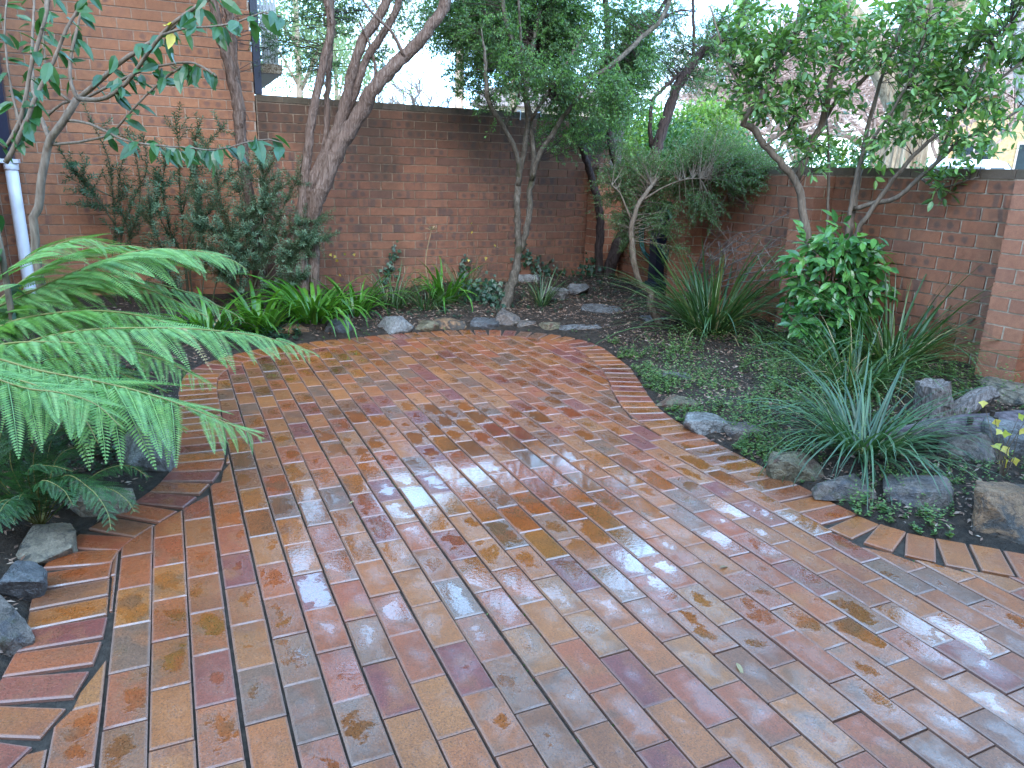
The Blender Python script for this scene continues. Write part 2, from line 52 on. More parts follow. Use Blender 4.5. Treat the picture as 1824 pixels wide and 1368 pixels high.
# ------------------------------------------------------------------ object helpers
WL = {}
def meta(o, label=None, cat=None, group=None, kind=None):
    if label: o['label'] = label
    if cat: o['category'] = cat
    if group: o['group'] = group
    if kind: o['kind'] = kind
    return o
def root(name, loc, label, cat, group=None):
    o = bpy.data.objects.new(name, None); col.objects.link(o); o.location = loc; o.empty_display_size = .05
    WL[o.name] = np.array(loc, float)
    group = group or {'grass_clump': 'strap-leaved grass clumps in the beds', 'lily_clump': 'broad-leaved lily clumps before the tall wall', 'bare_tree': 'leafless trees beyond the walls', 'gum_tree': 'gum trees beyond the tall wall', 'ivy': 'ivy at the back of the courtyard', 'needle_shrub': 'needle-leaved shrubs against the house wall', 'yellow_sprig': 'sprigs of yellow leaves', 'brick_wall': 'brick walls round the courtyard', 'building': 'buildings beyond the walls'}.get(name)
    return meta(o, label, cat, group)
def put(name, me, parent=None, at=None, rot=None, scale=None, **kw):
    """link mesh ME as one object; AT is its world position (parents are never rotated)"""
    o = bpy.data.objects.new(name, me); col.objects.link(o)
    w = np.zeros(3) if at is None else np.array(at, float)
    if parent is not None: o.parent = parent
    base = WL[parent.name] if parent is not None else np.zeros(3)
    if rot is not None:
        m = Matrix(rot) if not isinstance(rot, Matrix) else rot
        m = m.to_4x4()
        if scale is not None: m = m @ Matrix.Diagonal((scale, scale, scale, 1))
        m.translation = Vector(w - base); o.matrix_basis = m
    else:
        o.location = w - base
        if scale is not None: o.scale = (scale,) * 3
    WL[o.name] = w
    return meta(o, **kw)
def make_mesh(name, V, F, mat, rnd=None, bl=None, smooth=False):
    """V n x 3; F list of index arrays (m x k)"""
    me = bpy.data.meshes.new(name); V = np.asarray(V, np.float32)
    if not isinstance(F, list): F = [F]
    F = [np.asarray(f, np.int32) for f in F if len(f)]
    me.vertices.add(len(V)); me.vertices.foreach_set('co', V.ravel())
    loops = np.concatenate([f.ravel() for f in F]); ks = np.concatenate([np.full(len(f), f.shape[1], np.int32) for f in F])
    me.loops.add(len(loops)); me.loops.foreach_set('vertex_index', loops)
    me.polygons.add(len(ks)); st = np.zeros(len(ks), np.int32); st[1:] = np.cumsum(ks)[:-1]
    me.polygons.foreach_set('loop_start', st); me.polygons.foreach_set('loop_total', ks)
    me.polygons.foreach_set('use_smooth', np.full(len(ks), smooth))
    me.update(calc_edges=True)
    if rnd is not None:
        a = me.attributes.new('rnd', 'FLOAT', 'POINT'); a.data.foreach_set('value', np.asarray(rnd, np.float32))
    if bl is not None:
        a = me.attributes.new('bl', 'FLOAT_VECTOR', 'POINT'); a.data.foreach_set('vector', np.asarray(bl, np.float32).ravel())
    if mat is not None: me.materials.append(mat)
    return me
class MB:
    """collects geometry for ONE mesh"""
    def __init__(s): s.V = []; s.F = {}; s.R = []; s.B = []; s.n = 0
    def add(s, V, F, rnd=None, bl=None):
        V = np.asarray(V, float)
        for f in (F if isinstance(F, list) else [F]):
            f = np.asarray(f, int)
            if len(f): s.F.setdefault(f.shape[1], []).append(f + s.n)
        s.V.append(V); s.n += len(V)
        r = rng.random() if rnd is None else rnd
        s.R.append(np.full(len(V), r) if np.isscalar(r) else np.asarray(r, float))
        s.B.append(np.zeros((len(V), 3)) if bl is None else np.asarray(bl, float))
    def mesh(s, name, mat, base=(0, 0, 0), smooth=False):
        V = np.concatenate(s.V) - np.asarray(base, float)
        return make_mesh(name, V, [np.concatenate(f) for f in s.F.values()], mat, np.concatenate(s.R), np.concatenate(s.B), smooth)
    def obj(s, name, mat, parent=None, smooth=False, at=None, **kw):
        """geometry is in world space; the object's origin goes to AT (default: the parent's origin)"""
        base = np.array(at, float) if at is not None else (WL[parent.name] if parent is not None else np.zeros(3))
        return put(name, s.mesh(name, mat, base, smooth), parent, at=base, **kw)
def unit(v):
    v = np.asarray(v, float); return v / max(1e-9, np.linalg.norm(v))
BOXF = np.array([[0, 3, 2, 1], [4, 5, 6, 7], [0, 1, 5, 4], [1, 2, 6, 5], [2, 3, 7, 6], [3, 0, 4, 7]])
def box_v(x0, x1, y0, y1, z0, z1):
    return np.array([[x0, y0, z0], [x1, y0, z0], [x1, y1, z0], [x0, y1, z0], [x0, y0, z1], [x1, y0, z1], [x1, y1, z1], [x0, y1, z1]], float)
def add_box(mb, x0, x1, y0, y1, z0, z1, **k): mb.add(box_v(x0, x1, y0, y1, z0, z1), BOXF, **k)
def smooth_path(pts, n=None, step=None):
    """Catmull-Rom through pts"""
    p = np.asarray(pts, float)
    if len(p) < 3 and n is None: n = 4
    q = np.vstack([2 * p[0] - p[1], p, 2 * p[-1] - p[-2]]); out = []
    m = n or 4
    for i in range(1, len(q) - 2):
        mm = m if step is None else max(1, int(np.linalg.norm(q[i + 1] - q[i]) / step))
        for t in np.arange(mm) / mm:
            a, b, c, d = q[i - 1:i + 3]
            out.append(.5 * ((2 * b) + (c - a) * t + (2 * a - 5 * b + 4 * c - d) * t * t + (3 * b - a - 3 * c + d) * t ** 3))
    out.append(p[-1]); return np.array(out)
def tube(mb, pts, rad, sides=6, rnd=None, bump=0., cap=True):
    p = np.asarray(pts, float); n = len(p)
    if n < 2: return
    r = np.interp(np.linspace(0, 1, n), np.linspace(0, 1, len(rad)), rad) if not np.isscalar(rad) else np.full(n, rad)
    T = np.gradient(p, axis=0); T /= np.maximum(1e-9, np.linalg.norm(T, axis=1))[:, None]
    a = np.array([0, 0, 1.]) if abs(T[0][2]) < .9 else np.array([1., 0, 0])
    u = unit(np.cross(T[0], a)); V = []
    ang = np.arange(sides) * 2 * np.pi / sides
    for i in range(n):
        u = unit(u - T[i] * (u @ T[i])); w = np.cross(T[i], u)
        rr = r[i] * (1 + (bump * (rng.random(sides) - .5) if bump else 0))
        rr = np.broadcast_to(rr, (sides,))
        V.append(p[i] + np.outer(np.cos(ang) * rr, u) + np.outer(np.sin(ang) * rr, w))
    V = np.concatenate(V); i0 = np.arange(n - 1)[:, None] * sides; j = np.arange(sides)[None]; k = (j + 1) % sides
    F = np.stack([i0 + j, i0 + k, i0 + sides + k, i0 + sides + j], -1).reshape(-1, 4)
    L = np.linspace(0, 1, n).repeat(sides)
    mb.add(V, [F] + ([np.arange(sides)[None, ::-1], (np.arange(sides) + (n - 1) * sides)[None]] if cap and sides > 2 else []), rnd=rnd)
# leaf templates: x along the leaf, y across, z its normal
def leaf_tpl(width=.42, fold=.10, droop=.12, rows=(0, .2, .5, .78, 1), wob=0., pet=.0):
    V = []; F = []
    for i, t in enumerate(rows):
        w = width * .5 * math.sin(math.pi * min(1, t ** .8)) ** .85 if 0 < t < 1 else 0
        z = -droop * t * t
        x = pet + t * (1 - pet)
        if w == 0: V.append((x, 0, z))
        else: V += [(x, w, z + fold * w / width), (x, 0, z - fold * .3), (x, -w, z + fold * w / width)]
    m = len(rows) - 2
    F += [(0, 2, 1), (0, 3, 2)]
    Q = []
    for i in range(m - 1):
        a = 1 + 3 * i; Q += [(a, a + 1, a + 4, a + 3), (a + 1, a + 2, a + 5, a + 4)]
    e = 1 + 3 * m; a = 1 + 3 * (m - 1); F += [(a, a + 1, e), (a + 1, a + 2, e)]
    for q in Q: F += [(q[0], q[1], q[2]), (q[0], q[2], q[3])]
    return np.array(V, float), np.array(F)
KITE = (np.array([[0, 0, 0], [.45, .5, .06], [1, 0, 0], [.45, -.5, .06]], float), np.array([[0, 3, 2], [0, 2, 1]]))
def basis(d, n):
    d = d / np.maximum(1e-9, np.linalg.norm(d, axis=1))[:, None]
    n = n - d * (n * d).sum(1)[:, None]; ln = np.linalg.norm(n, axis=1)
    bad = ln < 1e-4; n[bad] = np.cross(d[bad], [.3, .5, .8]); n /= np.maximum(1e-9, np.linalg.norm(n, axis=1))[:, None]
    return d, np.cross(n, d), n
def add_leaves(mb, pos, d, n, L, wid=None, tpl=KITE, rnd=None):
    pos, d, n = [np.asarray(a, float) for a in (pos, d, n)]
    if not len(pos): return
    x, y, z = basis(d, n.copy()); V0, F0 = tpl; k = len(V0); N = len(pos)
    L = np.broadcast_to(L, (N,)); W = L if wid is None else np.broadcast_to(wid, (N,))
    V = pos[:, None] + x[:, None] * (V0[None, :, 0:1] * L[:, None, None]) + y[:, None] * (V0[None, :, 1:2] * W[:, None, None]) + z[:, None] * (V0[None, :, 2:3] * L[:, None, None])
    F = (F0[None] + (np.arange(N) * k)[:, None, None]).reshape(-1, 3)
    r = rng.random(N) if rnd is None else rnd
    mb.add(V.reshape(-1, 3), F, rnd=np.repeat(r, k))
def visible(c, mu=0., mv=0.):
    q = np.asarray(c, float) - CAM; z = q @ cf
    f = P['cam']['lens'] / 36
    return z > .1 and abs(q @ cr / z * f) < .5 + mu and abs(q @ cu / z * f) < .375 + mv
def dist(c): return float((np.asarray(c, float) - CAM) @ cf)
def rot_z(a): return Matrix.Rotation(a, 3, 'Z')

# ------------------------------------------------------------------ materials
class NT:
    def __init__(s, name):
        s.m = bpy.data.materials.new(name); s.m.use_nodes = True; s.t = s.m.node_tree; s.b = s.t.nodes['Principled BSDF']; s.o = s.t.nodes['Material Output']
    def n(s, ty, **k):
        x = s.t.nodes.new('ShaderNode' + ty)
        for a, v in k.items(): setattr(x, a, v)
        return x
    def l(s, a, b): s.t.links.new(a, b)
    def set(s, sock, v):
        if hasattr(v, 'is_output'): s.l(v, sock)
        else: sock.default_value = v
    def math(s, op, a, b=None, c=None, clamp=False):
        x = s.n('Math', operation=op, use_clamp=clamp); s.set(x.inputs[0], a)
        if b is not None: s.set(x.inputs[1], b)
        if c is not None: s.set(x.inputs[2], c)
        return x.outputs[0]
    def mix(s, f, a, b, mode='MIX'):
        x = s.n('Mix', data_type='RGBA', blend_type=mode); s.set(x.inputs['Factor'], f)
        for k, v in (('A', a), ('B', b)):
            if isinstance(v, tuple) and len(v) == 3: v = v + (1,)
            s.set(x.inputs[k], v)
        return x.outputs['Result']
    def attr(s, nm): return s.n('Attribute', attribute_name=nm)
    def rnd(s, k=1., add=0.):
        a = s.attr('rnd').outputs['Fac']; o = s.n('ObjectInfo').outputs['Random']
        v = s.math('ADD', a, o)
        if k != 1 or add: v = s.math('MULTIPLY_ADD', v, k, add)
        return s.math('FRACT', v)
    def pos(s): return s.n('NewGeometry').outputs['Position']
    def noise(s, vec, scale, detail=3, rough=.55, dist=0., out='Fac'):
        x = s.n('TexNoise'); x.inputs['Scale'].default_value = scale; x.inputs['Detail'].default_value = detail
        x.inputs['Roughness'].default_value = rough; x.inputs['Distortion'].default_value = dist
        if vec is not None: s.l(vec, x.inputs['Vector'])
        return x.outputs[out]
    def voro(s, vec, scale, feature='F1', out='Distance'):
        x = s.n('TexVoronoi', feature=feature); x.inputs['Scale'].default_value = scale
        if vec is not None: s.l(vec, x.inputs['Vector'])
        return x.outputs[out]
    def ramp(s, f, stops, interp='LINEAR'):
        x = s.n('ValToRGB'); e = x.color_ramp; e.interpolation = interp
        while len(e.elements) < len(stops): e.elements.new(.5)
        for el, (p, c) in zip(e.elements, stops): el.position = p; el.color = tuple(c) + ((1,) if len(c) == 3 else ())
        s.set(x.inputs['Fac'], f); return x.outputs['Color']
    def ss(s, f, a, b):
        x = s.n('MapRange', interpolation_type='SMOOTHSTEP'); s.set(x.inputs['Value'], f)
        x.inputs['From Min'].default_value = a; x.inputs['From Max'].default_value = b; return x.outputs['Result']
    def sep(s, v):
        x = s.n('SeparateXYZ'); s.l(v, x.inputs[0]); return x.outputs
    def vadd(s, v, w):
        x = s.n('VectorMath', operation='ADD'); s.l(v, x.inputs[0]); s.set(x.inputs[1], w); return x.outputs[0]
    def vmul(s, v, w):
        x = s.n('VectorMath', operation='MULTIPLY'); s.l(v, x.inputs[0]); s.set(x.inputs[1], w); return x.outputs[0]
    def comb(s, a, b, c):
        x = s.n('CombineXYZ')
        for i, v in enumerate((a, b, c)): s.set(x.inputs[i], v)
        return x.outputs[0]
    def bump(s, h, st, d=.01):
        x = s.n('Bump'); s.set(x.inputs['Strength'], st); x.inputs['Distance'].default_value = d; s.l(h, x.inputs['Height']); s.l(x.outputs[0], s.b.inputs['Normal'])
    def fin(s, colr, rough=.7, spec=.4, metal=0.):
        if isinstance(colr, tuple) and len(colr) == 3: colr = colr + (1,)
        s.set(s.b.inputs['Base Color'], colr); s.set(s.b.inputs['Roughness'], rough); s.set(s.b.inputs['Specular IOR Level'], spec); s.b.inputs['Metallic'].default_value = metal
        return s.m
def plain(name, c, rough=.6, spec=.4, nscale=8., var=.25, bump=0., bscale=60, metal=0.):
    t = NT(name); p = t.n('TexCoord').outputs['Object']
    f = t.noise(p, nscale, 5, .6)
    c0 = tuple(x * (1 - var) for x in c); c1 = tuple(min(1, x * (1 + var)) for x in c)
    if bump: t.bump(t.noise(p, bscale, 4, .6), bump, .004)
    return t.fin(t.ramp(f, [(.3, c0), (.7, c1)]), rough, spec, metal)
def brick_mat(name, cols, spots, dirt=0., rough=.82, mid=(.06, .04, .04)):
    t = NT(name); r = t.rnd(); bl = t.attr('bl').outputs['Vector']; x, y, z = t.sep(bl)
    base = t.ramp(r, [((i + .0) / len(cols), c) for i, c in enumerate(cols)])
    r2 = t.rnd(7.31, .13); r3 = t.rnd(13.7, .41)
    off = t.vadd(t.vmul(bl, (1, 1, 1)), t.comb(t.math('MULTIPLY', r2, 9.), t.math('MULTIPLY', r3, 7.), 0.))
    # kiln marks: two round dark patches on most bricks
    ax = t.math('SUBTRACT', t.math('ABSOLUTE', x), .048)
    d = t.math('SQRT', t.math('ADD', t.math('MULTIPLY', ax, ax), t.math('MULTIPLY', z, z)))
    d = t.math('MULTIPLY_ADD', t.noise(off, 45, 2), .03, d)
    sp = t.math('MULTIPLY', t.math('SUBTRACT', 1., t.ss(d, .026, .05)), t.ss(r2, 1 - spots, 1 - spots * .4))
    # scorched bands across some bricks
    band = t.ss(t.noise(t.vmul(off, (9, 9, 1.5)), 1.6, 2), .52, .62)
    band = t.math('MULTIPLY', band, t.ss(r3, 1 - spots, 1.))
    f = t.math('MAXIMUM', t.math('MULTIPLY', sp, .75), t.math('MULTIPLY', band, .7))
    c = t.mix(f, base, mid)
    c = t.mix(.55, c, t.ramp(t.noise(off, 28, 5, .65), [(.3, (.35, .32, .32)), (.7, (.68, .66, .62))]), 'OVERLAY')
    c = t.mix(.35, c, t.ramp(t.noise(off, 260, 3, .7), [(.35, (.2, .2, .2)), (.65, (.8, .8, .8))]), 'OVERLAY')
    if dirt:
        p = t.pos(); px, py, pz = t.sep(p)
        g = t.noise(t.vmul(p, (1, 1, .5)), 1.7, 5, .6)
        g = t.math('ADD', g, t.math('MULTIPLY', t.ss(pz, 1.1, 2.0), .18)); g = t.math('MULTIPLY', t.ss(g, .48, .74), dirt)
        c = t.mix(g, c, (.038, .033, .022))
        st = t.ss(t.noise(t.vmul(p, (9, 9, .5)), 1.4, 3, .6), .60, .78)
        c = t.mix(t.math('MULTIPLY', st, dirt * .5), c, (.03, .022, .02))
        w = t.ss(t.noise(p, 6, 5, .7), .66, .8); c = t.mix(t.math('MULTIPLY', w, .18), c, (.42, .33, .28))
    t.bump(t.noise(off, 170, 4, .7), .6, .003)
    return t.fin(c, rough, .3)
def leaf_mat(name, cols, rough=.38, trans=.35, spec=.5, tint=(1.2, 1.25, .5), vein=False):
    t = NT(name); r = t.rnd()
    c = t.ramp(r, [(i / max(1, len(cols) - 1), q) for i, q in enumerate(cols)])
    p = t.pos()
    c = t.mix(.5, c, t.ramp(t.noise(p, 24, 3), [(.35, (.38, .38, .38)), (.65, (.62, .62, .62))]), 'OVERLAY')
    t.fin(c, rough, spec)
    tr = t.n('BsdfTranslucent'); t.l(t.mix(1., c, tint + (1,), 'MULTIPLY'), tr.inputs['Color'])
    ms = t.n('MixShader'); ms.inputs[0].default_value = trans; t.l(t.b.outputs[0], ms.inputs[1]); t.l(tr.outputs[0], ms.inputs[2]); t.l(ms.outputs[0], t.o.inputs['Surface'])
    return t.m
def bark_mat(name, c0, c1, c2, stretch=(6, 6, 1.), scale=14, bump=.9, dist=.02, patch=None):
    t = NT(name); p = t.n('TexCoord').outputs['Object']; q = t.vmul(p, stretch)
    f = t.noise(q, scale, 6, .65, .6)
    c = t.ramp(f, [(.3, c0), (.5, c1), (.72, c2)])
    if patch: c = t.mix(t.ss(t.noise(p, 9, 4, .6), .52, .66), c, patch)
    t.bump(f, bump, dist); return t.fin(c, .88, .2)
def rock_mat(name, c0, c1, stain=None, moss=.3, wet=.55):
    t = NT(name); p = t.vadd(t.n('TexCoord').outputs['Object'], t.comb(t.math('MULTIPLY', t.rnd(), 7.), 1., 2.))
    f = t.noise(p, 7, 7, .68); c = t.ramp(f, [(.32, c0), (.68, c1)])
    if stain: c = t.mix(t.ss(t.noise(p, 9, 5, .6, 1.), .50, .62), c, stain)
    c = t.mix(.5, c, t.ramp(t.noise(p, 90, 3, .7), [(.3, (.25, .25, .25)), (.7, (.75, .75, .75))]), 'OVERLAY')
    ck = t.n('TexVoronoi', feature='DISTANCE_TO_EDGE'); ck.inputs['Scale'].default_value = 6.5; t.l(t.vadd(p, t.vmul(t.noise(p, 9, 4, .6, out='Color'), (.16, .16, .16))), ck.inputs['Vector'])
    c = t.mix(t.math('MULTIPLY', t.math('SUBTRACT', 1., t.ss(ck.outputs[0], .0, .03)), .6), c, (.02, .018, .016))
    c = t.mix(.6, c, t.ramp(t.noise(p, 34, 6, .75), [(.35, (.2, .2, .2)), (.65, (.8, .8, .8))]), 'OVERLAY')
    up = t.sep(t.n('NewGeometry').outputs['Normal'])[2]
    if moss: c = t.mix(t.math('MULTIPLY', t.ss(t.noise(p, 16, 5, .7), .55, .7), moss), c, (.05, .06, .018))
    t.bump(t.math('ADD', f, t.math('MULTIPLY', t.noise(p, 45, 5, .75), .6)), 1., .03)
    return t.fin(c, t.ramp(t.noise(p, 12, 3), [(.35, (wet - .25,) * 3), (.65, (wet + .2,) * 3)]), .5)
M = {}
M['house_brick'] = brick_mat('house_brick', [(.32, .142, .078), (.35, .160, .090), (.29, .130, .071), (.34, .152, .082), (.30, .134, .075), (.36, .166, .090)], .5, dirt=.12, mid=(.15, .085, .07))
M['wall_brick'] = brick_mat('wall_brick', [(.180, .082, .052), (.210, .096, .058), (.155, .074, .049), (.195, .088, .054), (.135, .069, .049), (.225, .102, .061), (.168, .076, .048)], .8, dirt=.5, mid=(.060, .048, .046))
M['low_brick'] = brick_mat('low_brick', [(.275, .112, .062), (.235, .096, .058), (.30, .126, .068), (.205, .094, .060), (.255, .105, .060)], .5, dirt=.3, mid=(.09, .062, .052))
M['pier_brick'] = brick_mat('pier_brick', [(.33, .145, .085), (.30, .130, .078), (.36, .160, .095), (.28, .125, .078)], .2, dirt=.1, mid=(.17, .09, .065))
M['coping'] = brick_mat('coping', [(.13, .105, .075), (.16, .115, .08), (.12, .10, .075), (.15, .11, .085)], .35, dirt=.45, mid=(.07, .06, .045))
M['mortar'] = plain('mortar', (.40, .31, .24), .95, .2, 30, .35, .6, 220)
M['mortar_tan'] = plain('mortar_tan', (.40, .32, .235), .95, .2, 30, .4, .6, 220)
M['mortar_dark'] = plain('mortar_dark', (.25, .19, .14), .95, .2, 30, .4, .6, 220)
M['navy'] = plain('navy_paint', (.018, .022, .045), .35, .5, 4, .15)
M['pvc'] = plain('white_pvc', (.70, .71, .76), .35, .5, 9, .08, .1, 40)
M['aggregate'] = (lambda t: t.fin(t.ramp(t.voro(t.n('TexCoord').outputs['Object'], 90, out='Color'), [(.15, (.16, .12, .08)), (.5, (.42, .33, .24)), (.9, (.62, .56, .46))]), .85, .2))(NT('exposed_aggregate'))
M['soffit'] = plain('soffit_paint', (.30, .30, .31), .7, .3, 3, .1)
M['white_wood'] = plain('white_wood', (.72, .73, .74), .6, .3, 12, .08)
def paver_mat():
    t = NT('clay_paver'); r = t.rnd(); r2 = t.rnd(5.7, .2); r3 = t.rnd(11.3, .6); bl = t.attr('bl').outputs['Vector']; x, y, z = t.sep(bl)
    p = t.pos()
    off = t.vadd(bl, t.comb(t.math('MULTIPLY', r2, 9.), t.math('MULTIPLY', r3, 7.), 0.))
    cols = [(.265, .080, .022), (.225, .060, .022), (.240, .082, .024), (.180, .066, .026), (.245, .064, .022), (.205, .070, .024), (.275, .094, .026), (.150, .060, .030), (.230, .058, .024), (.235, .088, .028), (.150, .038, .028), (.250, .070, .022), (.135, .066, .038), (.220, .070, .024), (.235, .072, .022), (.195, .058, .022), (.255, .082, .023), (.185, .050, .030)]
    base = t.ramp(r, [(i / len(cols), c) for i, c in enumerate(cols)], 'CONSTANT')
    alt = t.ramp(r3, [(0, (.26, .094, .026)), (.4, (.19, .060, .028)), (.75, (.15, .070, .034)), (1, (.115, .064, .042))])
    fl = t.noise(t.vmul(off, (1, 1, 1)), 9, 3, .5)
    c = t.mix(t.math('MULTIPLY', t.ss(fl, .45, .68), .7), base, alt)
    c = t.mix(.45, c, t.ramp(t.noise(off, 45, 5, .7), [(.3, (.33, .32, .32)), (.7, (.68, .67, .66))]), 'OVERLAY')
    c = t.mix(.5, c, t.ramp(t.noise(off, 150, 4, .75), [(.36, (.22, .21, .20)), (.64, (.78, .77, .76))]), 'OVERLAY')
    c = t.mix(t.ss(t.noise(off, 190, 2, .6), .56, .66), c, t.mix(.7, c, (.025, .016, .014)))
    c = t.mix(t.math('MULTIPLY', t.ss(t.noise(off, 260, 2, .6), .62, .70), .5), c, (.36, .24, .18))
    # weathering that runs across neighbouring pavers
    c = t.mix(.55, c, t.ramp(t.noise(p, 2.6, 5, .65, .4), [(.30, (.28, .27, .27)), (.5, (.5, .5, .5)), (.72, (.66, .65, .63))]), 'OVERLAY')
    edge = t.math('MAXIMUM', t.ss(t.math('ABSOLUTE', x), .106, .115), t.ss(t.math('ABSOLUTE', y), .043, .052))
    c = t.mix(t.math('MULTIPLY', edge, .45), c, (.30, .20, .165))  # pale rims: chamfer highlights painted into the paver colour
    # standing water lies in the dished middle of the pavers, thinner where they have drained
    dx = t.math('DIVIDE', x, .100); dy = t.math('DIVIDE', t.math('ADD', y, t.math('MULTIPLY_ADD', r2, .05, -.025)), .050)
    dish = t.math('SUBTRACT', 1., t.math('SQRT', t.math('ADD', t.math('MULTIPLY', dx, dx), t.math('MULTIPLY', dy, dy))))
    big = t.noise(p, 1.05, 2, .5)
    w = t.math('ADD', t.math('MULTIPLY', dish, .36), t.math('MULTIPLY', t.noise(p, 13, 3, .5, .7), 1.05))
    w = t.math('ADD', w, t.math('MULTIPLY_ADD', t.noise(p, 75, 3, .6, .8), .30, -.15)); w = t.math('ADD', w, t.math('MULTIPLY_ADD', big, 1.1, -.66)); w = t.math('ADD', w, t.math('MULTIPLY_ADD', r3, .5, -.25))
    # water gathers in the shallow dip across the middle of the paving
    px_, py_, pz_ = t.sep(p); ex = t.math('MULTIPLY', t.math('SUBTRACT', px_, 1.45), .62); ey = t.math('SUBTRACT', py_, 2.85)
    e2 = t.math('SQRT', t.math('ADD', t.math('MULTIPLY', ex, ex), t.math('MULTIPLY', ey, ey)))
    w = t.math('ADD', w, t.math('MULTIPLY_ADD', t.math('SUBTRACT', 1., t.ss(e2, .45, 1.6)), .38, -.19))
    wet = t.ss(w, .545, .66)
    film = t.ss(w, .15, .55)
    ins = t.math('SUBTRACT', 1., edge); wet = t.math('MULTIPLY', wet, ins)
    c = t.mix(wet, c, t.mix(1., c, (.95, .84, .74), 'MULTIPLY'))
    rough = t.math('SUBTRACT', .40, t.math('MULTIPLY', film, .19)); rough = t.math('ADD', rough, t.math('MULTIPLY_ADD', t.noise(off, 18, 3), .16, -.08))
    rm = t.n('Mix', data_type='FLOAT'); t.l(wet, rm.inputs[0]); t.l(rough, rm.inputs[2]); rm.inputs[3].default_value = .06
    h = t.math('MULTIPLY', t.noise(off, 130, 5, .7), t.math('SUBTRACT', 1., wet))
    h = t.math('ADD', h, t.math('MULTIPLY', t.math('MULTIPLY', wet, .9), 1.)); h = t.math('ADD', h, t.math('MULTIPLY', t.noise(p, 70, 2, .5, .5), .35))
    t.bump(h, .45, .0022)
    t.fin(c, rm.outputs[0], t.math('MULTIPLY_ADD', film, .45, .42)); t.b.inputs['IOR'].default_value = 1.5
    t.l(t.math('MULTIPLY_ADD', film, .60, .02), t.b.inputs['Coat Weight']); t.b.inputs['Coat IOR'].default_value = 1.4
    cr_ = t.n('Mix', data_type='FLOAT'); t.l(wet, cr_.inputs[0]); cr_.inputs[2].default_value = .30; cr_.inputs[3].default_value = .04; t.l(cr_.outputs[0], t.b.inputs['Coat Roughness'])
    return t.m
M['paver'] = paver_mat()
def soil_mat():
    t = NT('wet_soil'); p = t.pos(); f = t.noise(p, 22, 6, .7)
    c = t.ramp(f, [(.3, (.018, .013, .010)), (.55, (.052, .037, .026)), (.75, (.105, .072, .050))])
    t.bump(t.math('ADD', f, t.noise(p, 110, 4, .7)), 1., .03); return t.fin(c, .75, .3)
M['soil'] = soil_mat()
def ground_mat():
    t = NT('ground'); p = t.pos(); f = t.noise(p, .9, 6, .6)
    return t.fin(t.ramp(f, [(.35, (.16, .14, .10)), (.6, (.30, .26, .19))]), .9, .2)
M['ground'] = ground_mat()
M['sand'] = plain('jointing_sand', (.040, .030, .023), .9, .2, 40, .5, .8, 200)

# ------------------------------------------------------------------ ground
YW, XW = 7.62, 4.79
gx = np.linspace(-140, 140, 141); gy = np.linspace(-110, 190, 151)
GX, GY = np.meshgrid(gx, gy, indexing='ij')
rr = np.hypot(GX - 1, GY - 3)
GZ = -.20 + .55 * np.clip((rr - 10) / 12, 0, 1) + .02 * np.clip(rr - 30, 0, 120)
idx = np.arange(GX.size).reshape(GX.shape)
GF = np.stack([idx[:-1, :-1], idx[1:, :-1], idx[1:, 1:], idx[:-1, 1:]], -1).reshape(-1, 4)
put('ground', make_mesh('ground', np.stack([GX, GY, GZ], -1).reshape(-1, 3), GF, M['ground'], smooth=True), kind='structure')

# patio outline: inner line of the soldier border, going up the left side, along the back and down the right
INNER = [(-1.10, -.8), (-1.05, .2), (-.85, 1.05), (-.62, 1.52), (-.46, 1.765), (-.375, 1.915), (-.32, 2.09), (-.292, 2.34), (-.30, 2.62), (-.285, 2.80), (-.20, 2.94), (-.06, 3.10), (.06, 3.32), (.14, 3.58),
         (.166, 4.06), (.178, 4.5), (.188, 4.95), (.26, 5.32), (.50, 5.60), (.89, 5.76), (1.35, 5.85), (1.85, 5.90), (2.35, 5.87), (2.72, 5.70), (2.95, 5.42), (2.99, 5.15), (2.94, 4.90), (2.86, 4.556), (2.72, 4.22), (2.56, 3.87), (2.44, 3.52), (2.405, 3.2),
         (2.39, 2.7), (2.39, 2.2), (2.40, 1.92), (2.45, 1.76), (2.55, 1.60), (2.70, 1.45), (2.92, 1.24), (3.3, 1.02), (3.9, .85), (4.5, .8)]
inner = smooth_path([(a, b, 0) for a, b in INNER], 6)[:, :2]
BW = .222
tg = np.gradient(inner, axis=0); tg /= np.linalg.norm(tg, axis=1)[:, None]
nrm = np.stack([-tg[:, 1], tg[:, 0]], 1)                   # to the left of travel = outwards
outer = inner + nrm * BW
poly_in = np.vstack([inner, [(4.5, -.8)]])
poly_out = np.vstack([outer, [(4.7, -.9), (-1.4, -.9)]])
def inside(poly, x, y):
    x = np.asarray(x, float); y = np.asarray(y, float); r = np.zeros(x.shape, bool); n = len(poly)
    x0, y0 = poly[:, 0], poly[:, 1]; x1, y1 = np.roll(x0, -1), np.roll(y0, -1)
    for a, b, c, d in zip(x0, y0, x1, y1):
        if b == d: continue
        k = ((b > y) != (d > y)) & (x < (c - a) * (y - b) / (d - b) + a); r ^= k
    return r
def dist_curve(x, y):
    pts = outer[::2]; return np.sqrt(((np.stack([x, y], -1)[..., None, :] - pts) ** 2).sum(-1)).min(-1)
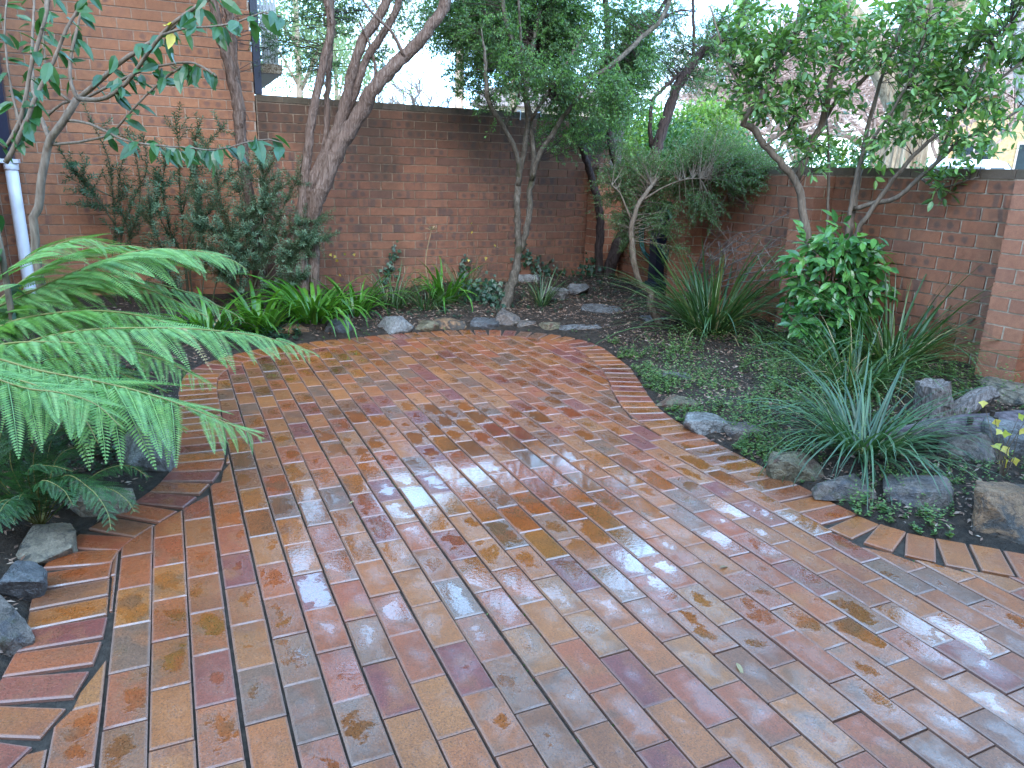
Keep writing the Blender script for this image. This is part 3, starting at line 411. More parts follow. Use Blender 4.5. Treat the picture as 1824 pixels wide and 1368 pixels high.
# garden bed soil: below the pavers, rising away from the border
sx = np.arange(-4.2, 4.80, .05); sy = np.arange(-1.2, 7.63, .05)
SX, SY = np.meshgrid(sx, sy, indexing='ij')
ins = inside(poly_out, SX, SY); dc = dist_curve(SX, SY)
rs = np.random.default_rng(3)
def vnoise(X, Y, f, seed):
    g = np.random.default_rng(seed).random((64, 64)); u = X * f + 200; v = Y * f + 200
    i = np.floor(u).astype(int); j = np.floor(v).astype(int); a = u - i; b = v - j
    a = a * a * (3 - 2 * a); b = b * b * (3 - 2 * b); G = lambda p, q: g[p % 64, q % 64]
    return (G(i, j) * (1 - a) + G(i + 1, j) * a) * (1 - b) + (G(i, j + 1) * (1 - a) + G(i + 1, j + 1) * a) * b
def bed_h(X, Y):
    X = np.asarray(X, float); Y = np.asarray(Y, float)
    d = dist_curve(X, Y); o = inside(poly_out, X, Y)
    s = np.where(X > 2.3, .125, .11)
    h = -.004 + s * np.clip(d, 0, 2.0) + .05 * np.clip(1 - abs(d - .35) / .35, 0, 1) * .6 + (vnoise(X, Y, 3, 1) - .5) * .05 * np.clip(d / .3, 0, 1) + (vnoise(X, Y, 11, 2) - .5) * .025 * np.clip(d / .1, 0, 1)
    return np.where(o, -.034, h)
SZ = bed_h(SX, SY)
idx = np.arange(SX.size).reshape(SX.shape)
SF = np.stack([idx[:-1, :-1], idx[1:, :-1], idx[1:, 1:], idx[:-1, 1:]], -1).reshape(-1, 4)
put('garden_bed', make_mesh('garden_bed', np.stack([SX, SY, SZ], -1).reshape(-1, 3), SF, M['soil'], smooth=True), kind='structure')

# ------------------------------------------------------------------ patio of wet clay pavers
patio = put('patio', make_mesh('patio', np.array([(x, y, -.0125) for x, y in poly_out]), np.arange(len(poly_out))[None, ::-1], M['sand']), kind='structure')
def prism(poly, z1, z0=-.03, ch=.0050):
    """chamfered slab over a convex polygon (counter-clockwise), local coordinates"""
    p = np.asarray(poly, float); n = len(p); c = p.mean(0)
    e = np.roll(p, -1, 0) - p; nl = np.stack([-e[:, 1], e[:, 0]], 1) / np.maximum(1e-6, np.linalg.norm(e, axis=1))[:, None]
    q = []
    for i in range(n):
        a, b = nl[i - 1], nl[i]; m = (a + b) / max(.25, 1 + a @ b); q.append(p[i] + m * ch)
    q = np.array(q)
    V = np.vstack([np.c_[p, np.full(n, z0)], np.c_[p, np.full(n, z1 - ch * .8)], np.c_[q, np.full(n, z1)]])
    i = np.arange(n); j = (i + 1) % n
    Q = np.vstack([np.stack([i, j, n + j, n + i], 1), np.stack([n + i, n + j, 2 * n + j, 2 * n + i], 1)])
    return V, [Q, np.arange(2 * n, 3 * n)[None]]
def clip_half(poly, a, n):
    """keep the side of point a along n"""
    out = []; m = len(poly)
    for i in range(m):
        p, q = poly[i], poly[(i + 1) % m]; dp, dq = (p - a) @ n, (q - a) @ n
        if dp >= 0: out.append(p)
        if (dp >= 0) != (dq >= 0): out.append(p + (q - p) * (dp / (dp - dq)))
    return out
def area(p):
    p = np.asarray(p); x, y = p[:, 0], p[:, 1]; return .5 * abs((x * np.roll(y, -1) - y * np.roll(x, -1)).sum())
PL, PW, PITCH, RP = .2300, .1050, .2325, .111
cells = []
for k in range(-10, 44):
    xr = -.2739 + RP * k + rng.normal(0, .0016); ph = .184 + (.116 if k % 2 else 0) + rng.normal(0, .004)
    for j in range(-6, 28):
        yc = ph + PITCH * j + PITCH / 2
        c = np.array([xr + RP / 2 - .002, yc])
        if not (-1.4 < c[0] < 4.6 and -.9 < yc < 6.2): continue
        hw, hl = PW / 2 - rng.uniform(0, .0012), PL / 2 - rng.uniform(0, .0008)
        rect = [np.array(v) for v in ((c[0] - hw, yc - hl), (c[0] + hw, yc - hl), (c[0] + hw, yc + hl), (c[0] - hw, yc + hl))]
        near = np.where(np.hypot(*(inner - c).T) < .16)[0]
        if not len(near):
            if inside(poly_in, c[:1], c[1:])[0]: cells.append((c, None))
            continue
        poly = rect
        for i in sorted(set(near[::3]) | {near[np.argmin(np.hypot(*(inner[near] - c).T))]}):
            if len(poly) < 3: break
            poly = clip_half(poly, inner[i] - nrm[i] * .004, -nrm[i])
        if len(poly) < 3 or area(poly) < .0012: continue
        p = np.array(poly)
        keep = [0]
        for i in range(1, len(p)):
            if np.linalg.norm(p[i] - p[keep[-1]]) > .004: keep.append(i)
        if len(keep) > 2 and np.linalg.norm(p[keep[-1]] - p[keep[0]]) < .004: keep.pop()
        if len(keep) < 3: continue
        cells.append((c, None) if area(poly) > .98 * PL * PW else (c, p[keep]))
FULL = []
for v in range(4):
    h = (PL / 2 - .0006 * v, PW / 2 - .0005 * v)
    V, F = prism([(-h[0], -h[1]), (h[0], -h[1]), (h[0], h[1]), (-h[0], h[1])], 0.)
    FULL.append(make_mesh('paver', V, F, M['paver'], np.zeros(len(V)), V))
RX = np.array([[0, -1.], [1, 0]])          # paver-local x runs along the rows (world Y)
def lay(cells, parent, stuff_name, limit, angle=None):
    order = sorted(range(len(cells)), key=lambda i: (not visible((*cells[i][0], 0), .03, .03), dist((*cells[i][0], 0))))
    rest = MB()
    for n_, i in enumerate(order):
        c, poly = cells[i][:2]; a = cells[i][2] if len(cells[i]) > 2 else math.pi / 2
        zz = rng.normal(0, .0013); tilt = rng.normal(0, .0045, 2)
        rot = Matrix.Rotation(a + rng.normal(0, .003), 3, 'Z') @ Matrix.Rotation(tilt[0], 3, 'X') @ Matrix.Rotation(tilt[1] * .6, 3, 'Y')
        if poly is None: me = FULL[rng.integers(4)]
        else:
            ca, sa = math.cos(-a), math.sin(-a); q = (poly - c) @ np.array([[ca, sa], [-sa, ca]])
            if ((q * np.roll(q[:, ::-1] * [1, -1], -1, 0)).sum()) < 0: pass
            x_, y_ = q[:, 0], q[:, 1]
            if (x_ * np.roll(y_, -1) - y_ * np.roll(x_, -1)).sum() < 0: q = q[::-1]
            V, F = prism(q, 0.); me = None
        if n_ < limit:
            if me is None: me = make_mesh('paver', V, F, M['paver'], np.zeros(len(V)), V)
            put('paver', me, parent, at=(c[0], c[1], zz), rot=rot)
        else:
            if me is not None: V, F = prism([(-PL / 2, -PW / 2), (PL / 2, -PW / 2), (PL / 2, PW / 2), (-PL / 2, PW / 2)], 0.)
            W = V @ np.array(rot).T + np.array([c[0], c[1], zz]); rest.add(W, F, rnd=rng.random(), bl=V)
    if rest.n: rest.obj(stuff_name, M['paver'], parent, kind='stuff')
lay(cells, patio, 'far_pavers', 300)
# soldier border: pavers square to the edge, cut to wedges where it bends
border = put('patio_border', make_mesh('patio_border', np.array([[-1.5, -.9, -.06], [-1.3, -.9, -.06], [-1.3, -.7, -.06], [-1.5, -.7, -.06]]), np.array([[0, 1, 2, 3]]), M['sand']), kind='structure')
s_in = np.r_[0, np.cumsum(np.linalg.norm(np.diff(inner, axis=0), axis=1))]
s_out = np.r_[0, np.cumsum(np.linalg.norm(np.diff(outer, axis=0), axis=1))]
bc = []; a0 = 0.0; ts = np.linspace(0, 1, len(inner))
def at_t(t): return np.array([np.interp(t, ts, inner[:, 0]), np.interp(t, ts, inner[:, 1])]), np.array([np.interp(t, ts, outer[:, 0]), np.interp(t, ts, outer[:, 1])])
t0 = 0.0
while t0 < 1:
    lo, hi = t0, min(1.0, t0 + .08); I0, O0 = at_t(t0)
    for _ in range(30):
        m = (lo + hi) / 2; I1, O1 = at_t(m)
        if max(.115 - np.linalg.norm(I1 - I0), .112 - np.linalg.norm(O1 - O0)) > 0 and np.linalg.norm((I1 + O1 - I0 - O0) / 2) < .128: lo = m
        else: hi = m
    I1, O1 = at_t(hi); t0 = hi
    if hi >= 1: break
    cI, cO = (I0 + I1) / 2, (O0 + O1) / 2; c = (cI + cO) / 2; ax = (cO - cI) / np.linalg.norm(cO - cI); tx = np.array([-ax[1], ax[0]])
    hw = .0535; hl = .112 + rng.normal(0, .002)
    rect = [c + ax * a * hl + tx * b * hw for a, b in ((-1, -1), (1, -1), (1, 1), (-1, 1))]
    for (A, B), other in (((I0, O0), c), ((I1, O1), c)):
        e = B - A; n = np.array([-e[1], e[0]]) / np.linalg.norm(e)
        if (other - A) @ n < 0: n = -n
        rect = clip_half(rect, A + n * .002, n)
        if len(rect) < 3: break
    if len(rect) < 3: continue
    p = np.array(rect); keep = [i for i in range(len(p)) if np.linalg.norm(p[i] - p[i - 1]) > .003]
    if len(keep) < 3: continue
    bc.append((c, p[keep], math.atan2(ax[1], ax[0])))
lay(bc, border, 'far_border_pavers', 300)

# ------------------------------------------------------------------ brick walls
_bm = {}
def brick_mesh(L, h, D, mat):
    k = (round(L, 3), round(h, 3), round(D, 3), mat.name)
    if k not in _bm:
        V = box_v(-L / 2, L / 2, -D / 2, D / 2, -h / 2, h / 2); _bm[k] = (make_mesh('brick', V, BOXF, mat, np.zeros(8), V), V)
    return _bm[k]
def courses(u0, u1, z_top, z_bot, phase, L=.2395, flip=0, gap=.010):
    """(u centre, length, z centre) of every brick in a running-bond face"""
    out = []; k = 0; z = z_top
    while z > z_bot:
        zc = z - .086 / 2 - .003; j0 = phase + ((k + flip) % 2) * L / 2
        n0 = math.floor((u0 - j0) / L); j = n0
        while j0 + j * L < u1:
            a, b = max(u0, j0 + j * L), min(u1, j0 + (j + 1) * L)
            if b - a > .035: out.append(((a + b) / 2, b - a - gap, zc))
            j += 1
        z -= .086; k += 1
    return out
def face_bricks(items, O, du, mat, parent, limit, stuff, name='brick', h=.0755, D=.05, proud=.009, skip=None):
    """items (u, length, z): bricks whose outer face stands PROUD of the wall plane through O; the face looks along -Y rotated with du"""
    du = np.array(du, float); nn = np.array([du[1], -du[0], 0.])       # outward
    a = math.atan2(du[1], du[0]); its = []
    for u, L, z in items:
        c = np.array(O, float) + du * u + np.array([0, 0, z]); its.append((c, L))
    order = sorted(range(len(its)), key=lambda i: (not visible(its[i][0], .02, .02), dist(its[i][0])))
    rest = MB()
    for n_, i in enumerate(order):
        c, L = its[i]; pr = proud + rng.normal(0, .0014)
        cc = c + nn * (pr - D / 2); rot = Matrix.Rotation(a + rng.normal(0, .003), 3, 'Z') @ Matrix.Rotation(rng.normal(0, .003), 3, 'Y')
        me, V = brick_mesh(max(.03, round(L / .004) * .004), h, D, mat)
        if n_ < limit and visible(c, .05, .05): put(name, me, parent, at=cc, rot=rot)
        else: rest.add(V @ np.array(rot).T + cc, BOXF, rnd=rng.random(), bl=V)
    if rest.n: rest.obj(stuff, mat, parent, kind='stuff')

# house: the wall with the balcony corner, in line with the tall garden wall
house = root('house', (-.2, YW, 0), 'orange brick house wall with a white drainpipe and a slatted balcony at its corner', 'house')
mb = MB(); add_box(mb, -1.29, .826, YW, 12.5, -.15, 5.6); add_box(mb, -3.5, -1.29, 4.6, 12.5, -.15, 5.6)
mb.obj('wall_core', M['mortar'], house)
mb = MB(); add_box(mb, -9, 4.6, -7.5, -1.7, -.15, 3.9); mb.obj('light_block_wing', M['house_brick'], house)  # unseen block behind the camera, added to hold back sky and sun
mb = MB(); add_box(mb, -9.4, 5.0, -7.9, -1.3, 3.9, 4.1); mb.obj('light_block_roof', M['soffit'], house)  # added roof over it, likewise unseen, cutting the sky light
it = courses(-1.28, .836, 1.949 + 42 * .086, .12, -.841 + .0, .2365)
it = [(u, L, z) for u, L, z in it]
face_bricks(it, (0, YW, 0), (1, 0, 0), M['house_brick'], house, 300, 'wall_bricks')
it = courses(0, 3.0, 1.949 + 42 * .086, .0, .06, .2395)
face_bricks(it, (-1.29, YW - .01 - 3.0, 0), (0, 1, 0), M['house_brick'], house, 60, 'side_wall_bricks')
it = courses(0, 4.8, 1.949 + 42 * .086, 1.2, 0, .2395)
face_bricks(it, (.826, YW + .06, 0), (0, 1, 0), M['house_brick'], house, 0, 'end_wall_bricks')
mb = MB(); add_box(mb, .842, .905, YW + .03, YW + .12, 2.02, 5.5); mb.obj('downpipe', M['navy'], house)
mb = MB(); add_box(mb, -1.235, -1.115, YW - .19, YW - .10, 1.372, 5.5); mb.obj('downpipe', M['navy'], house)
mb = MB(); tube(mb, [(-1.148, YW - .135, z) for z in (-.05, .3, .7, 1.0, 1.31)], .048, 16, rnd=.5)
pipe = mb.obj('drain_pipe', M['pvc'], house, smooth=True)
mb = MB(); tube(mb, [(-1.148, YW - .135, z) for z in (1.285, 1.29, 1.335, 1.34)], [.053, .056, .056, .053], 16, rnd=.5); mb.obj('pipe_collar', M['pvc'], pipe, smooth=True)
mb = MB(); add_box(mb, -1.215, -1.085, YW - .195, YW - .075, 1.34, 1.372); mb.obj('pipe_cap', M['pvc'], pipe)
mb = MB(); add_box(mb, .830, 1.135, YW + .28, 11.5, 2.236, 2.318); sl = mb.obj('balcony_slab', M['aggregate'], house)
mb = MB(); add_box(mb, .832, 1.120, YW + .295, 11.5, 2.226, 2.2355); mb.obj('soffit', M['soffit'], sl)
mb = MB(); add_box(mb, .92, 1.10, YW + .33, YW + .36, 2.36, 2.40); add_box(mb, .92, 1.10, YW + .33, YW + .36, 2.80, 2.84); add_box(mb, 1.07, 1.10, YW + .37, 11.4, 2.36, 2.40); add_box(mb, 1.07, 1.10, YW + .37, 11.4, 2.80, 2.84)
bal = mb.obj('balustrade', M['white_wood'], house)
for i in range(7):
    x = .905 + .031 * i; V = box_v(-.010, .010, -.006, .006, 0, .58 + rng.uniform(-.01, .01)); me = make_mesh('slat', V, BOXF, M['white_wood'], np.full(8, .5), V); put('slat', me, bal, at=(x, YW + .318, 2.322))
for i in range(26):
    V = box_v(-.006, .006, -.010, .010, 0, .58); me = make_mesh('slat', V, BOXF, M['white_wood'], np.full(8, .5), V); put('slat', me, bal, at=(1.112, YW + .40 + .045 * i, 2.322))

# tall garden wall
tall = root('brick_wall', (2.8, YW, 0), 'tall dark brown brick garden wall across the back of the courtyard', 'wall')
mb = MB(); add_box(mb, .838, 4.725, YW, YW + .22, -.15, 2.008); mb.obj('wall_core', M['mortar_dark'], tall)
it = courses(.842, 4.725, 1.949, .10, 1.888 - .2395 * 4, .2395, flip=1)
face_bricks(it, (0, YW, 0), (1, 0, 0), M['wall_brick'], tall, 300, 'wall_bricks')
it = [(.842 + .2395 * (i + .5), .230, 1.983) for i in range(16)]
face_bricks(it, (0, YW, 0), (1, 0, 0), M['coping'], tall, 40, 'coping_bricks', name='coping_brick', h=.058, D=.238, proud=.010)
c45 = np.array([math.cos(.79), math.sin(.79), 0]); O45 = np.array([4.725, YW, 0])
mb = MB(); V = box_v(0, .66, .008, .20, -.15, 2.005); Rz = np.array(Matrix.Rotation(.79, 3, 'Z')); mb.add(V @ Rz.T + O45, BOXF); mb.obj('return_core', M['mortar_dark'], tall)
face_bricks(courses(.012, .66, 1.949, .1, .0, .2395), O45, c45, M['coping'], tall, 30, 'return_bricks', proud=.004)
face_bricks([(.2395 * (i + .5) + .012, .228, 1.983) for i in range(2)] + [(.57, .15, 1.983)], O45, c45, M['coping'], tall, 5, 'coping_bricks', name='coping_brick', h=.058, D=.21, proud=.008)
for x in (3.55, 3.796):
    mb = MB(); tube(mb, [(x, YW + .05, 2.022), (x, YW - .018, 2.022), (x, YW - .022, 2.0), (x, YW - .022, 1.93)], .006, 5); mb.obj('clip', M['pvc'], tall)

# low garden wall with piers
low = root('brick_wall', (XW, 4.2, 0), 'lower red brick garden wall with square piers, along the right of the planted bed', 'wall')
mb = MB(); add_box(mb, XW, XW + .12, .4, YW - .01, -.15, 1.491); mb.obj('wall_core', M['mortar_tan'], low)
it = courses(0, 7.2, 1.434, .0, .074, .2435, flip=0, gap=.014)
face_bricks(it, (XW, YW - .012, 0), (0, -1, 0), M['low_brick'], low, 300, 'wall_bricks', proud=.012)
it = [(.2435 * (i + .5), .235, 1.467) for i in range(29)]
face_bricks(it, (XW, YW - .012, 0), (0, -1, 0), M['coping'], low, 60, 'coping_bricks', name='coping_brick', h=.058, D=.14, proud=.010)
def pier(x0, y0, y1, ztop, cap=True, zb=.02):
    mb = MB(); add_box(mb, x0 + .006, XW - .003, y0 + .006, y1 - .006, -.1, ztop); o = mb.obj('pier', M['mortar_tan'], low, at=((x0 + XW) / 2, (y0 + y1) / 2, 0))
    z = ztop - .043; k = 0; w, d = XW - x0 - .003, y1 - y0
    def blk(cx, cy, sx, sy, zc, m=M['pier_brick'], nm='brick'):
        me, V = brick_mesh(round(sx, 3), .0765, round(sy, 3), m); put(nm, me, o, at=(cx + rng.normal(0, .001), cy + rng.normal(0, .001), zc))
    if cap:
        blk((x0 + XW) / 2 - .004, (y0 + y1) / 2, w + .006, d + .01, z, M['coping'], 'cap_brick'); z -= .086
    while z > zb:
        if k % 2: 
            blk(x0 + w * .25 - .0025, (y0 + y1) / 2, w / 2 - .008, d, z); blk(x0 + w * .75 + .0025, (y0 + y1) / 2, w / 2 - .008, d, z)
        else:
            blk((x0 + XW) / 2 - .0015, y0 + d * .25 - .0025, w, d / 2 - .008, z); blk((x0 + XW) / 2 - .0015, y0 + d * .75 + .0025, w, d / 2 - .008, z)
        z -= .086; k += 1
pier(4.565, 2.605, 2.845, 1.434, cap=False); pier(4.585, 4.365, 4.60, 1.434, cap=False); pier(4.575, 5.905, 6.14, 1.434, cap=False); pier(4.44, 7.37, 7.598, 1.47)
# ------------------------------------------------------------------ plant materials
M['bark_paper'] = bark_mat('bark_paper', (.055, .035, .028), (.17, .115, .09), (.33, .26, .22), (9, 9, .9), 9, 1., .03)
M['bark_grey'] = bark_mat('bark_grey', (.035, .030, .024), (.085, .072, .056), (.19, .17, .14), (3, 3, 2.), 12, .6, .012, patch=(.05, .048, .028))
M['bark_dark'] = bark_mat('bark_dark', (.022, .016, .015), (.055, .038, .035), (.12, .085, .075), (8, 8, .9), 9, 1., .025)
M['bark_brown'] = bark_mat('bark_brown', (.06, .042, .028), (.12, .088, .062), (.20, .155, .115), (4, 4, 1.), 12, .6, .012)
M['bark_camellia'] = bark_mat('bark_camellia', (.08, .06, .045), (.145, .112, .085), (.22, .18, .14), (5, 5, 1.), 12, .4, .006)
M['bark_green'] = bark_mat('bark_green', (.03, .035, .02), (.065, .065, .038), (.11, .10, .07), (4, 4, 1.), 12, .4, .006)
M['bark_pale'] = bark_mat('bark_pale', (.16, .11, .07), (.36, .27, .18), (.52, .42, .30), (6, 6, .45), 3, 1., .12)
M['bark_gum'] = bark_mat('bark_gum', (.30, .19, .13), (.48, .34, .25), (.62, .50, .40), (2, 2, .5), 2, .3, .02)
M['twig_pink'] = plain('bare_twigs', (.42, .29, .24), .9, .1, 2, .3)
M['twig_grey'] = plain('grey_twigs', (.17, .14, .125), .9, .1, 2, .3)
M['leaf_fine'] = leaf_mat('fine_leaf', [(.052, .112, .056), (.080, .165, .076), (.120, .220, .090), (.062, .135, .066)], .45, .45)
M['leaf_fine_lit'] = leaf_mat('fine_leaf_lit', [(.09, .19, .065), (.15, .30, .085), (.12, .24, .08)], .45, .5)  # lit copy of the fine leaf: light put into a brighter green
M['leaf_olive'] = leaf_mat('olive_leaf', [(.055, .115, .046), (.095, .17, .062), (.14, .225, .085), (.07, .14, .056)], .45, .45)
M['leaf_glossy'] = leaf_mat('glossy_leaf', [(.06, .135, .046), (.10, .205, .060), (.155, .28, .072), (.072, .16, .054), (.21, .33, .08)], .30, .35, .55)
M['leaf_shrub'] = leaf_mat('shrub_leaf', [(.035, .12, .032), (.055, .17, .042), (.08, .22, .05), (.12, .28, .055)], .24, .3, .6)
M['leaf_camellia'] = leaf_mat('camellia_leaf', [(.022, .075, .030), (.032, .10, .034), (.05, .13, .035), (.026, .085, .036)], .30, .35, .55)
M['leaf_yellow'] = leaf_mat('yellow_leaf', [(.55, .42, .06), (.62, .50, .12), (.40, .42, .07)], .5, .4)
M['leaf_needle'] = leaf_mat('needle_leaf', [(.03, .08, .045), (.05, .125, .065), (.08, .165, .085), (.04, .105, .058)], .5, .25)
M['leaf_needle2'] = leaf_mat('grey_needle_leaf', [(.05, .105, .058), (.085, .155, .082), (.14, .215, .12)], .5, .25)
M['leaf_gum'] = leaf_mat('gum_leaf', [(.14, .20, .11), (.20, .27, .14), (.26, .32, .17)], .5, .4)
M['leaf_hedge'] = leaf_mat('hedge_leaf', [(.08, .17, .04), (.14, .25, .055), (.24, .36, .08), (.11, .21, .05)], .4, .45)
M['leaf_hedge_dark'] = leaf_mat('dark_hedge_leaf', [(.030, .085, .028), (.05, .125, .035), (.08, .17, .045)], .4, .35)
M['blade'] = leaf_mat('strap_blade', [(.030, .070, .026), (.045, .105, .034), (.075, .145, .045), (.035, .085, .04), (.15, .20, .07)], .33, .3, .5)
M['blade_blue'] = leaf_mat('blue_blade', [(.032, .075, .036), (.05, .11, .048), (.085, .155, .065), (.04, .09, .044)], .35, .25, .5)
M['blade_dry'] = leaf_mat('dry_blade', [(.34, .27, .14), (.42, .34, .19), (.22, .15, .08)], .7, .3)
M['blade_aga'] = leaf_mat('wide_blade', [(.045, .145, .020), (.07, .20, .026), (.11, .26, .032), (.04, .12, .024)], .24, .35, .6)
M['fern'] = leaf_mat('fern_green', [(.125, .265, .090), (.175, .345, .120), (.230, .405, .130), (.145, .30, .105)], .42, .42)
M['fern_dark'] = leaf_mat('low_fern_green', [(.020, .07, .024), (.032, .10, .030), (.05, .135, .036)], .5, .3)
M['rachis'] = plain('fern_rachis', (.17, .165, .055), .6, .3, 12, .3)
M['fern_trunk'] = plain('fern_trunk', (.07, .04, .022), .95, .1, 40, .6, 1., 60)
M['ivy'] = leaf_mat('ivy_leaf', [(.014, .042, .022), (.022, .062, .030), (.035, .085, .038)], .4, .2)
M['weed'] = leaf_mat('weed_leaf', [(.045, .105, .03), (.075, .15, .038), (.12, .20, .05), (.17, .25, .065)], .5, .35)
M['litter'] = leaf_mat('leaf_litter', [(.055, .034, .024), (.11, .066, .044), (.20, .115, .078), (.32, .23, .17), (.10, .05, .04), (.42, .33, .26)], .7, .1, .3, tint=(1, 1, 1))

BROAD = [leaf_tpl(.44, .09, .10 + .05 * i) for i in range(3)]
LONG = [leaf_tpl(.43, .08, .16 + .09 * i) for i in range(3)]
def leaf_meshes(tpls, L, mat, name='leaf'):
    return [make_mesh(name, V * L, F, mat, np.zeros(len(V))) for V, F in tpls]
def rot_dn(d, n):
    x, y, z = basis(np.array([d], float), np.array([n], float)); return Matrix((tuple(x[0]), tuple(y[0]), tuple(z[0]))).transposed()
def rand_dir(k=1):
    v = rng.normal(0, 1, (k, 3)); return v / np.linalg.norm(v, axis=1)[:, None]
def ell_pts(cells, n):
    """n points in the union of ellipsoids (x, y, z, r across, r up, r deep)"""
    w = np.array([c[3] * c[4] * c[5] for c in cells]) ** .75; k = rng.choice(len(cells), n, p=w / w.sum())
    d = rand_dir(n) * (rng.random(n) ** .42)[:, None]; c = np.array(cells)[k]
    right = np.array([cr[0], cr[1], 0]); right /= np.linalg.norm(right); deep = np.array([-right[1], right[0], 0])
    return c[:, :3] + d[:, :1] * c[:, 3:4] * right + d[:, 2:3] * c[:, 4:5] * np.array([0, 0, 1.]) + d[:, 1:2] * c[:, 5:6] * deep
def stems_mb(curves, radii, sides=8, bump=.12, step=.05):
    mb = MB(); samp = []
    for c, r in zip(curves, radii):
        p = smooth_path(c, step=step); r = list(r) if not np.isscalar(r) else [r, r * .55]
        n = len(p); p = p + np.r_[np.zeros((1, 3)), rng.normal(0, min(.004, r[0] * .1), (n - 1, 3))]
        tube(mb, p, r, sides, bump=bump); samp.append(p)
    return mb, samp
def grow_crown(samp, targets, rad=.0045, subs=4, sublen=(.10, .24), reach=1.4, lower=.15):
    """twigs from the nearest stem to every target, each ending in short side twigs; returns the wood and leaf seats (pos, dir)"""
    S = np.concatenate([s[int(len(s) * lower):] for s in samp]); wood = MB(); seats = []
    for t in targets:
        d = np.linalg.norm(S - t, axis=1) + .45 * np.clip(S[:, 2] - t[2] + .1, 0, 9) + rng.random(len(S)) * .12
        a = S[np.argmin(d)]; L = np.linalg.norm(t - a)
        if L > reach: a = t - (t - a) / L * reach * .6; L = reach * .6
        m = (a + t) / 2 + np.array([0, 0, .08 * L]) + rng.normal(0, .07 * L, 3)
        p = np.array([(1 - u) ** 2 * a + 2 * u * (1 - u) * m + u * u * t for u in np.linspace(0, 1, 6)])
        tube(wood, p, [rad, rad * .4], 3, cap=False)
        dirn = unit(p[-1] - p[-3])
        for s in range(subs):
            u = rng.uniform(.35, 1.); b = p[min(5, int(u * 5))] + (p[min(5, int(u * 5) + 1)] - p[min(5, int(u * 5))]) * rng.random()
            dd = unit(dirn * .8 + rand_dir()[0] * .9 + np.array([0, 0, .15])); l = rng.uniform(*sublen)
            e = b + dd * l + np.array([0, 0, -.25 * l * rng.random()]); q = np.array([b, (b + e) / 2 + rng.normal(0, .02 * l, 3) + np.array([0, 0, .05 * l]), e])
            tube(wood, q, [rad * .4, rad * .25], 3, cap=False); seats.append(q)
        seats.append(p[3:])
    return wood, seats
def seat_leaves(seats, spacing, both=True, spread=.9, droop=.25):
    pos, dr, nn = [], [], []
    for q in seats:
        L = np.linalg.norm(np.diff(q, axis=0), axis=1); n = max(2, int(L.sum() / spacing)); s = np.r_[0, np.cumsum(L)]
        for i in range(n):
            u = (i + .5 + rng.uniform(-.3, .3)) / n * s[-1]; c = np.array([np.interp(u, s, q[:, k]) for k in range(3)]); d = unit(q[-1] - q[0])
            a = rng.uniform(0, 6.283); o = unit(np.cross(d, rand_dir()[0]))
            v = unit(d * .55 + o * spread + np.array([0, 0, -droop * rng.random()])); pos.append(c); dr.append(v)
            nn.append(unit(np.array([0, 0, 1.]) + rng.normal(0, .55, 3)))
        pos.append(q[-1]); dr.append(unit(q[-1] - q[-2] + rng.normal(0, .02, 3) * 0)); nn.append(unit(np.array([0, 0, 1.]) + rng.normal(0, .5, 3)))
    return np.array(pos), np.array(dr), np.array(nn)
def crown_obj(parent, name, seats, spacing, L, W, mat, tpl=KITE, keep=None, droop=.25, spread=.9):
    pos, d, n = seat_leaves(seats, spacing, droop=droop, spread=spread); k = len(pos); mb = MB()
    add_leaves(mb, pos, d, n, L * rng.uniform(.65, 1.2, k), W * rng.uniform(.7, 1.2, k), tpl); return mb.obj(name, mat, parent)

def tree(name, base, label, cat, curves, radii, bark, sides=8, bump=.14, group=None, step=.05):
    t = root(name, base, label, cat, group); mb, samp = stems_mb(curves, radii, sides, bump, step); mb.obj('trunk', bark, t, smooth=True); return t, samp

def on_ground(key, which=None, dx=(0, 0)):
    for i, c in enumerate(P[key]):
        if which is not None and i not in which: continue
        x, y, z = c[0]; h = float(bed_h(np.array([x]), np.array([y]))[0])
        if z > h - .02: c.insert(0, [x + dx[0], y + dx[1], h - .04])
for k_, w_ in (('paperbark', (0, 2, 3)), ('trunk0', (0,)), ('camellia', (0, 6)), ('needle_shrub', (0, 3, 5, 6)), ('needle_shrub2', (0, 1, 2, 3)), ('needle_shrub3', (0, 1, 2, 3, 4, 5, 6, 7, 13, 14, 15)), ('grey_tree', (0,)), ('corner_tree', (0, 1)), ('twisted_tree', (0,)), ('glossy_tree', (0, 3, 4, 5, 6))): on_ground(k_, w_)
# the crowns go on above the picture
for k_, ids in (('grey_tree', (3, 4, 5, 6)), ('paperbark', (0, 2, 3)), ('corner_tree', (1, 2, 4))):
    for i in ids:
        x, y, z = P[k_][i][-1]; e = rng.normal(0, .15, 2); P[k_][i] += [[x + e[0], y - .1 + e[1], z + .8], [x + 2 * e[0], y - .25 + 2 * e[1], z + 1.7]]
UPPER = [[1.7, 6.2, 4.1, .9, .7, .7], [2.7, 6.2, 4.3, 1.0, .8, .8], [3.5, 6.4, 4.2, .8, .8, .8], [2.2, 5.8, 4.9, 1.1, .7, .8], [3.2, 5.8, 5.0, .9, .7, .8]]
UPPER_L = [[.6, 6.4, 4.0, .8, .7, .7], [1.2, 6.2, 4.7, .8, .7, .7]]
